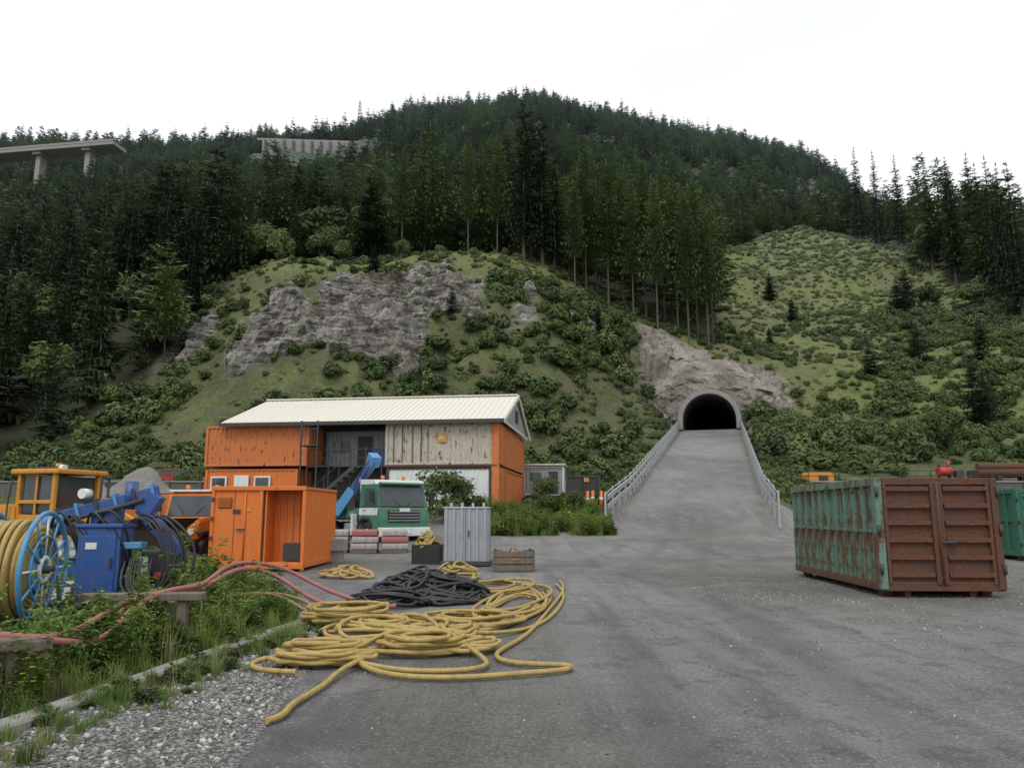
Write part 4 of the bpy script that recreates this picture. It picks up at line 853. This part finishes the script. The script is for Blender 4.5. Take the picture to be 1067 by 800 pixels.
def leafball(name,n,rad,flat,ls,seed,mats,trunk=0,blobs=6):
    r_=random.Random(seed);v=[];f=[];mi=[]
    bl=[(r_.uniform(-.6,.6)*rad,r_.uniform(-.6,.6)*rad,(r_.uniform(.25,1.0))*rad*flat,rad*r_.uniform(.35,.6)) for _ in range(blobs)]
    if trunk:
        for q,(z,rd_) in enumerate(((-.1,.16),(trunk*.6,.11),(trunk+rad,.03))):
            for k in range(6):v.append((rd_*math.cos(k*1.047),rd_*math.sin(k*1.047),z))
        for q in range(2):
            for k in range(6):f.append((q*6+k,q*6+(k+1)%6,(q+1)*6+(k+1)%6,(q+1)*6+k));mi.append(1)
        for b in bl:
            n0=len(v);v.extend([(0.06,0,trunk*.5),(-.06,0,trunk*.5),(b[0],b[1],b[2]+trunk)]);f.append((n0,n0+1,n0+2));mi.append(1)
    for i in range(n):
        b=bl[i%blobs];th=r_.random()*6.283;cz=r_.uniform(-.9,1);sr=math.sqrt(max(0,1-cz*cz));rr_=b[3]*r_.uniform(.55,1.1)*(1.25 if r_.random()<.12 else 1)
        c_=Vector((b[0]+rr_*sr*math.cos(th),b[1]+rr_*sr*math.sin(th),max(.0,b[2]+rr_*cz*.9)+trunk))
        nrm=Vector((sr*math.cos(th)+r_.uniform(-.6,.6),sr*math.sin(th)+r_.uniform(-.6,.6),cz+r_.uniform(-.2,.9))).normalized()
        tx=nrm.orthogonal().normalized();tx=Matrix.Rotation(r_.random()*6.28,3,nrm)@tx;ty=nrm.cross(tx);l=ls*r_.uniform(.6,1.3)
        n0=len(v);v.extend([tuple(c_-tx*l),tuple(c_+ty*l*.45),tuple(c_+tx*l),tuple(c_-ty*l*.45)]);f.append((n0,n0+1,n0+2,n0+3));mi.append(0)
    return npmesh(name,v,f,mats,False,mi)
def grassclump(name,n,h,spread,seed,mat,wid=.008,curl=.5,leafy=0,ll=1.):
    r_=random.Random(seed);v=[];f=[]
    for i in range(n):
        a=r_.random()*6.28;d=spread*math.sqrt(r_.random());bx,by=d*math.cos(a),d*math.sin(a);b=r_.random()*6.28;hh_=h*r_.uniform(.4,1.1);cu_=curl*r_.random();dx,dy=math.cos(b),math.sin(b);w_=wid*r_.uniform(.7,1.5)
        prev=None
        for k in range(4):
            u=k/3;x=bx+dx*hh_*cu_*u*u;y=by+dy*hh_*cu_*u*u;z=hh_*u*(1-.25*cu_*u);ww=w_*(1-u*.9)
            cur=(len(v),len(v)+1);v.extend([(x-dy*ww,y+dx*ww,z),(x+dy*ww,y-dx*ww,z)])
            if prev:f.append((prev[0],prev[1],cur[1],cur[0]))
            prev=cur
        for q in range(leafy):
            u=r_.uniform(.25,1);x=bx+dx*hh_*cu_*u*u;y=by+dy*hh_*cu_*u*u;z=hh_*u*(1-.25*cu_*u);c_=r_.random()*6.28;l=r_.uniform(.035,.08)*ll;lx,ly=math.cos(c_),math.sin(c_)
            n0=len(v);v.extend([(x,y,z),(x+lx*l*.5-ly*l*.28,y+ly*l*.5+lx*l*.28,z+.012),(x+lx*l,y+ly*l,z-.01),(x+lx*l*.5+ly*l*.28,y+ly*l*.5-lx*l*.28,z+.012)]);f.append((n0,n0+1,n0+2,n0+3))
    return npmesh(name,v,f,[mat])
def flowerclump(name,seed):
    r_=random.Random(seed);v=[];f=[];mi=[]
    for i in range(6):
        x=r_.uniform(-.1,.1);y=r_.uniform(-.1,.1);z=r_.uniform(.3,.6)
        n0=len(v);v.extend([(x-.003,y,0),(x+.003,y,0),(x+.003,y,z),(x-.003,y,z)]);f.append((n0,n0+1,n0+2,n0+3));mi.append(0)
        for k in range(5):
            a=k*1.26;n0=len(v);v.extend([(x,y,z),(x+.03*math.cos(a),y+.03*math.sin(a),z+.005),(x+.03*math.cos(a+.9),y+.03*math.sin(a+.9),z+.005)]);f.append((n0,n0+1,n0+2));mi.append(1)
    return npmesh(name,v,f,[M['weed'],M['flower']],False,mi)
def stone(name,seed,mat):
    bm=bmesh.new();bmesh.ops.create_icosphere(bm,subdivisions=1,radius=1);r_=random.Random(seed)
    for q in bm.verts:q.co*=r_.uniform(.7,1.2);q.co.z*=.6
    me=bpy.data.meshes.new(name);bm.to_mesh(me);bm.free();me.materials.append(mat);return me
def scatter(name,pts,scl,rot,idx,protos):
    col=bpy.data.collections.new(name+'_variants')
    for i,me in enumerate(protos):
        o=bpy.data.objects.new('%s_variant_%02d'%(name,i),me);col.objects.link(o)
    n=len(pts);me=bpy.data.meshes.new(name);me.vertices.add(n);me.vertices.foreach_set('co',np.asarray(pts,float).ravel())
    a=me.attributes.new('scl','FLOAT_VECTOR','POINT');a.data.foreach_set('vector',np.asarray(scl,float).ravel())
    a=me.attributes.new('rot','FLOAT_VECTOR','POINT');a.data.foreach_set('vector',np.asarray(rot,float).ravel())
    a=me.attributes.new('idx','INT','POINT');a.data.foreach_set('value',np.asarray(idx,np.int32))
    o=link(bpy.data.objects.new(name,me))
    ng=bpy.data.node_groups.new(name+'_nodes','GeometryNodeTree');ng.interface.new_socket('Geometry',in_out='INPUT',socket_type='NodeSocketGeometry');ng.interface.new_socket('Geometry',in_out='OUTPUT',socket_type='NodeSocketGeometry')
    gi=ng.nodes.new('NodeGroupInput');go=ng.nodes.new('NodeGroupOutput');ip=ng.nodes.new('GeometryNodeInstanceOnPoints');ci=ng.nodes.new('GeometryNodeCollectionInfo')
    ci.inputs['Collection'].default_value=col;ci.inputs['Separate Children'].default_value=True;ci.inputs['Reset Children'].default_value=True
    def na__(nm,dt):
        q=ng.nodes.new('GeometryNodeInputNamedAttribute');q.data_type=dt;q.inputs['Name'].default_value=nm;return q.outputs[0]
    er=ng.nodes.new('FunctionNodeEulerToRotation');ng.links.new(na__('rot','FLOAT_VECTOR'),er.inputs[0])
    ng.links.new(gi.outputs[0],ip.inputs['Points']);ng.links.new(ci.outputs[0],ip.inputs['Instance']);ip.inputs['Pick Instance'].default_value=True
    ng.links.new(na__('idx','INT'),ip.inputs['Instance Index']);ng.links.new(er.outputs[0],ip.inputs['Rotation']);ng.links.new(na__('scl','FLOAT_VECTOR'),ip.inputs['Scale'])
    ng.links.new(ip.outputs[0],go.inputs[0]);md=o.modifiers.new('scatter','NODES');md.node_group=ng;return o
def rnd(n,a,b):return rng.uniform(a,b,n)
def pack(n,s,flat=.1,tilt=.04):
    sx=s;return np.stack([sx*rnd(n,.85,1.15),sx*rnd(n,.85,1.15),sx*rnd(n,1-flat,1+flat)],1),np.stack([rnd(n,-tilt,tilt),rnd(n,-tilt,tilt),rnd(n,0,6.28)],1)
bk=M['bark']
SP=[conifer('spruce%d'%i,[24,22,25,19][i],4.0+.4*(i%3),.02+.03*(i%2),26,10,.45,i+1,[bk,M['spruce']],.42,.08,3,[.75,.9,.65,.55][i],.6) for i in range(4)]
LA=[conifer('larch%d'%i,[22,24,19][i],3.6+.5*i,.1+.05*i,22,8,.15,i+11,[bk,M['larch']],.45,.15,3,.5,.6) for i in range(3)]
BL=[leafball('fbroad%d'%i,1000,3.6,1.5,.5,i+70,[M['leaf'] if i else M['leafd'],bk],5,9) for i in range(2)]
FS=[conifer('fspruce%d'%i,[24,20,26][i],4.8,.02,14,8,.45,i+21,[bk,M['spruce']],.55,.05,2,[.75,.95,.6][i],.6) for i in range(3)]
FL=[conifer('flarch%d'%i,[22,19][i],4.8,.08,13,7,.15,i+31,[bk,M['larch']],.55,.08,2,.5,.6) for i in range(2)]
P=[];cell=[(78,150,6.4),(150,260,7.2),(260,450,8.6),(450,760,10.8),(760,1150,13.5)]
for y0,y1,sp in cell:
    xs=np.arange(-1.0*y1,1.0*y1,sp);ys=np.arange(y0,y1,sp);gx,gy=np.meshgrid(xs,ys);gx=gx.ravel()+rnd(gx.size,-.6,.6)*sp;gy=gy.ravel()+rnd(gy.size,-.6,.6)*sp
    k=np.abs(gx/gy)<.80;P.append(np.stack([gx[k],gy[k]],1))
P=np.concatenate(P);px,py=P[:,0],P[:,1];tt=px/py
ok=py>fminY(tt)+(fbm(px*.05,py*.05,2,50)-.5)*22*(py>70)
ok&=~((tt>-.36)&(tt<-.19)&(py>490)&(py<600));ok&=rng.rand(len(px))<.88
ok&=~((tt<-.54)&(py>465)&(py<512));s9,l9=sl(px,py);ok&=~((np.abs(l9)<9)&(s9<L+20))
ok&=~((tt>.3)&(py<520)&(fbm(px*.02,py*.02,3,60)>.62))
px,py,tt=px[ok],py[ok],tt[ok];n=len(px);print('forest trees',n)
pz=H(px,py)-.3
isl=(fbm(px*.022,py*.022,3,70)+rnd(n,-.12,.12)+.16*((tt>.06)&(tt<.3)&(py<260))+.05*(tt>-.3)*(py<350)-.06*(tt<-.35)*(py<300)>.515)
isb=(rng.rand(n)<np.where(fbm(px*.03,py*.03,2,77)>.55,.25,.05)*np.where(tt<-.4,.4,1))
scv=(.45+.8*rng.rand(n)**.8)*np.interp(py,[80,130,300,1100],[.85,1,1,1.15])*np.where((tt>.5)&(py<320),1.25,1)
farm=py>270
idx=np.where(farm,np.where(isl,rng.randint(12,14,n),rng.randint(9,12,n)),np.where(isb,rng.randint(7,9,n),np.where(isl,rng.randint(4,7,n),rng.randint(0,4,n))));S,Ro=pack(n,scv,.12,.03)
S[:,2]*=np.where(farm,.88,1)
scatter('conifer_forest',np.stack([px,py,pz],1),S,Ro,idx,SP+LA+BL+FS+FL)
def plant(name,me,x,y,s,rz=None,dz=-.3):
    o=bpy.data.objects.new(name,me);o.location=(x,y,h1(x,y)+dz);o.scale=(s,s,s*random.uniform(.97,1.05));o.rotation_euler=(0,0,random.random()*6 if rz is None else rz);link(o)
SPT=conifer('tall_spruce',29,3.4,.1,46,11,.55,91,[bk,M['dspruce']],.34,.05)
plant('spruce_tree',SPT,2.0,125,1.12);plant('spruce_tree',SPT,5.2,126,1.03);plant('spruce_tree',SPT,3.4,128,1.0);plant('spruce_tree',SPT,7.4,128,.85)
for tx,y,s in ((.57,205,1.2),(.6,192,1.2),(.63,176,1.2),(.655,158,1.2),(.64,170,1.1),(.5,275,1.4),(.475,285,1.35),(.6,200,1.1),(.53,250,1.25),(.67,148,1.1),(.685,142,1.15)):plant('spruce_tree',SPT,tx*y,y,s)
LAT=[conifer('tall_larch%d'%i,28,3.8,.34,36,9,.12,101+i,[bk,M['larch']],.36,.1,4,.5,.7) for i in range(2)]
for i,(tx,y,s) in enumerate(((.1,128,.95),(.115,133,.9),(.13,127,1.0),(.15,131,.93),(.163,124,.9),(.18,128,1.03),(.195,122,.92),(.205,130,1.05),(.222,124,.98),(.236,120,.92),(.248,126,1.0),(.262,121,.9),(.268,127,.98),(.085,124,.7),(-.02,131,.85),(-.06,133,.8),(-.15,132,.75))):
    plant('larch_tree',LAT[i%2],tx*y,y,s)
SMS=conifer('small_spruce',8,2.6,.02,26,13,.35,77,[bk,M['dspruce']],.38,0)
plant('small_spruce_tree',SMS,61,100,1.25);plant('small_spruce_tree',SMS,64,103,.8)
for x,y,s in ((-44,101,.7),(-35,96,.5),(-8,99,.5),(12,104,.6),(-22,118,.6),(56,118,.7),(70,130,1.0),(48,140,.5),(66,190,1.0),(60,160,.7),(82,158,1.2),(90,170,1.4),(76,122,1.0)):plant('small_spruce_tree',SMS,x,y,s)
BT=[leafball('broadleaf%d'%i,2600,2.6,1.25,.3,i+200,[M['leaf'],bk],2.6,9) for i in range(2)]
for (x,y,s) in ((-50,131,1.6),(-46,138,1.7),(-40,128,1.0),(-29,126,.7),(-19,127,.6),(30,110,.4),(95,170,1.0),(-34,132,1.2),(10,130,.8),(100,160,1.3),(46,84,.7),(49,86,.8),(43,82,.6)):
    plant('broadleaf_tree',BT[0 if s>1 else 1],x,y,s)
BU=[leafball('bush%d'%i,620,1.0,[.8,.55,1.1,.7,.9][i],.17,i+300,[M['leaf'] if i%2 else M['leafd'],bk],0,[6,5,7,4,8][i]) for i in range(5)]
HB=[leafball('herb%d'%i,220,.8,.45,.15,i+400,[M['herb'] if i else M['leaf'],bk],0,5) for i in range(3)]
n=38000;py=60+np.sqrt(rng.rand(n))*105;tt=rnd(n,-.85,.85);px=tt*py
rm=rockmask(px,py,tt,py);s9,l9=sl(px,py);dn=fbm(px*.09,py*.09,3,80)
ok=((rm<.25)|((rng.rand(n)<.11)&(tt<.12)))&((np.abs(l9)>5.5)|(s9>L+12))&(py<fminY(tt)+6)
knoll=(tt<.27)
top=(py>113)&(tt>-.4)
pr=np.where(knoll,np.where(top,.15,.22+1.9*(dn-.43)),np.where(dn>.52,.5,.08))
pr=np.where((tt>.29)&(tt<.52)&(py<98)&(py>72),.85,pr)
pr=np.where((tt>.56)&(dn>.45),.5,pr)
pr=np.where((py>fminY(tt)-8),.35,pr)
pr=np.where(knoll&(py<70),.5,pr);ok&=rng.rand(n)<pr;ok&=py>64
px,py,tt,rm=px[ok],py[ok],tt[ok],rm[ok];n=len(px);sz=(.3+1.6*rng.rand(n)**2)*np.where((py>113)&(tt<.5),.6,1)*np.where(tt>.52,.85,1)*np.where(rm>.3,.55,1);S,Ro=pack(n,sz,.3,.15)
scatter('hillside_bushes',np.stack([px,py,H(px,py)-.15+.8*(rm>.3)],1),S,Ro,rng.choice(5,n,p=[.2,.24,.2,.16,.2]),BU);print('bushes',n)
n=26000;py=70+np.sqrt(rng.rand(n))*240;tt=rnd(n,-.55,.85);px=tt*py;s9,l9=sl(px,py)
ok=(py<fminY(tt))&((np.abs(l9)>5.5)|(s9>L+12))&(rockmask(px,py,tt,py)<.4)&(rng.rand(n)<.3+fbm(px*.06,py*.06,3,90))
px,py=px[ok],py[ok];n=len(px);S,Ro=pack(n,rnd(n,.3,1.2)*np.interp(py,[80,300],[.7,1.5]),.3,.1);scatter('meadow_herbs',np.stack([px,py,H(px,py)-.1],1),S,Ro,rng.randint(0,3,n),HB);print('herbs',n)
n=1000;px=rnd(n,-2,16);py=rnd(n,39,62);s9,l9=sl(px,py)
ex=rnd(n,0,1)
ok=((s9>3)&(l9<-4.6)&(l9>-13)|((px>-1.2)&(px<4)&(py>38)&(py<45)&(ex<.5)))&~((px<1.2)&(py>44.5))
px,py=px[ok],py[ok]
n=650;sx=rnd(n,4,54);lxx=rnd(n,4.8,9.5)*np.where(rng.rand(n)<.35,-1,1);qx=A[0]+D[0]*sx+N[0]*lxx;qy=A[1]+D[1]*sx+N[1]*lxx
px=np.concatenate([px,qx]);py=np.concatenate([py,qy]);n=len(px);S,Ro=pack(n,rnd(n,.2,.75),.3,.1)
scatter('embankment_shrubs',np.stack([px,py,H(px,py)-.1],1),S,Ro,rng.randint(0,5+3,n),BU+HB)
SHR=leafball('shrub',1700,1.0,1.5,.09,500,[M['leaf'],bk],.2,9)
for (x,y,s) in ((-3.6,42,1.5),(-2.6,43.2,1.2),(-.3,42.3,.6),(1.9,46,1.1),(3.4,44,.8),(-2,42.5,.8)):plant('shrub',SHR,x,y,s,dz=-.1)
W=[grassclump('g0',60,.34,.16,1,M['weed']),grassclump('g1',50,.42,.14,2,M['weed'],.007,.7),grassclump('g2',34,.5,.12,3,M['straw'],.005,.5),grassclump('w0',16,.5,.16,4,M['weed'],.006,.4,16),grassclump('w1',12,.62,.14,5,M['weed'],.006,.3,22,1.5),grassclump('w2',22,.28,.16,6,M['leafd'],.006,.6,14,1.4),flowerclump('f0',7),grassclump('w3',6,.95,.1,8,M['weed'],.007,.25,34,1.5)]
n=9500;py=rnd(n,3.6,20);px=rnd(n,-12,-2.7);kx=XK(py);ex=kx-px
dens=np.clip(ex/.5,0,1)*(.3+1.1*(fbm(px*.7,py*.7,3,95)-.1));ok=(ex>0.05)&(rng.rand(n)<dens)&~((px<-5.4)&(py>8.8)&(py<13.4)&(rng.rand(n)<.8))
px,py=px[ok],py[ok];n=len(px);sz=rnd(n,.5,1.25)*np.interp(XK(py)-px,[0,.8],[.55,1]);S,Ro=pack(n,sz,.25,.12)
idx=rng.choice(8,n,p=[.2,.18,.14,.16,.14,.11,.03,.04]);scatter('roadside_weeds',np.stack([px,py,H(px,py)-.01],1),S,Ro,idx,W);print('weeds',n)
n=420;py=rnd(n,3.6,12.5);px=XK(py)+np.abs(rng.randn(n))*.35+.05-(rng.rand(n)<.4)*.12;S,Ro=pack(n,rnd(n,.2,.55),.25,.12);scatter('gravel_edge_weeds',np.stack([px,py,H(px,py)-.01],1),S,Ro,rng.choice([0,1,2,5],n),W)
n=2500;px=rnd(n,-2,5);py=rnd(n,38,46);kk=(vnoise(px*.8,py*.8,5)>.45)&~((px<0.9)&(py>45));px,py=px[kk],py[kk];n=len(px);S,Ro=pack(n,rnd(n,.8,1.7),.25,.12);scatter('bank_grass',np.stack([px,py,H(px,py)-.01],1),S,Ro,rng.choice(7,n),W)
ST=[stone('s0',1,M['conc']),stone('s1',2,paint('light_stone',(.5,.49,.47),.9,.2)),stone('s2',3,M['dconc'])]
n=9000;py=3.2+rng.rand(n)**1.3*11;u=rng.rand(n);px=XK(py)+(XL(py)+.25-XK(py))*u;S,Ro=pack(n,.006+.016*rng.rand(n)**3*1.6,.2,1)
px2=rnd(2600,-2.2,12);py2=rnd(2600,4,30);px3=rnd(9000,3.8,17);py3=16+rng.randn(9000)*3.2;kk=vnoise(px3*.6,py3*.6,7)>.42;px3,py3=px3[kk],py3[kk]
se=rnd(1500,-4,30);le=(3.6+np.abs(rng.randn(1500))*.4)*np.where(rng.rand(1500)<.5,-1,1);px4=A[0]+D[0]*se+N[0]*le;py4=A[1]+D[1]*se+N[1]*le
nn_=2600+len(px3)+1500;S2,R2=pack(nn_,.004+.013*rng.rand(nn_)**2,.2,1);S2[-1500:]*=2.5
ax=np.concatenate([px,px2,px3,px4]);ay=np.concatenate([py,py2,py3,py4]);scatter('gravel_stones',np.stack([ax,ay,H(ax,ay)+.003],1),np.concatenate([S,S2]),np.concatenate([Ro,R2]),rng.choice(3,len(ax),p=[.45,.25,.3]),ST)
# ------------------------------------------------------------------ sky & light
w=bpy.data.worlds.new('World');sc.world=w;w.use_nodes=True;nt=w.node_tree;bg=nt.nodes['Background']
sk=nn(nt,'ShaderNodeTexSky',sky_type='NISHITA');sk.sun_disc=False;sk.sun_elevation=R(52);sk.sun_rotation=R(200)
tc=nn(nt,'ShaderNodeTexCoord').outputs['Generated']
mp=nn(nt,'ShaderNodeMapping');mp.inputs['Scale'].default_value=(1,1,3);nt.links.new(tc,mp.inputs[0])
cn=noise(nt,mp.outputs[0],1.6,5,.5)
cc=mixc(nt,mr(nt,cn,.3,.7),(10.0,10.15,10.45),(12.4,12.5,12.7))
nt.links.new(mixc(nt,.93,sk.outputs[0],cc),bg.inputs[0]);bg.inputs[1].default_value=.1
sd=bpy.data.lights.new('sun','SUN');sd.energy=1.25;sd.angle=R(25);sd.color=(1,.985,.96);so=bpy.data.objects.new('sun',sd);link(so)
el,rot=R(52),R(200)
so.rotation_euler=Vector((math.sin(rot)*math.cos(el),math.cos(rot)*math.cos(el),math.sin(el))).to_track_quat('Z','Y').to_euler()
cam=bpy.data.cameras.new('camera');cam.lens=27;cam.sensor_width=36;cam.clip_end=9000;co=bpy.data.objects.new('camera',cam);link(co)
co.location=(0,0,1.65);co.rotation_euler=(R(90+9.5),0,0);sc.camera=co
sc.view_settings.view_transform='Standard';sc.view_settings.look='None';sc.view_settings.exposure=0
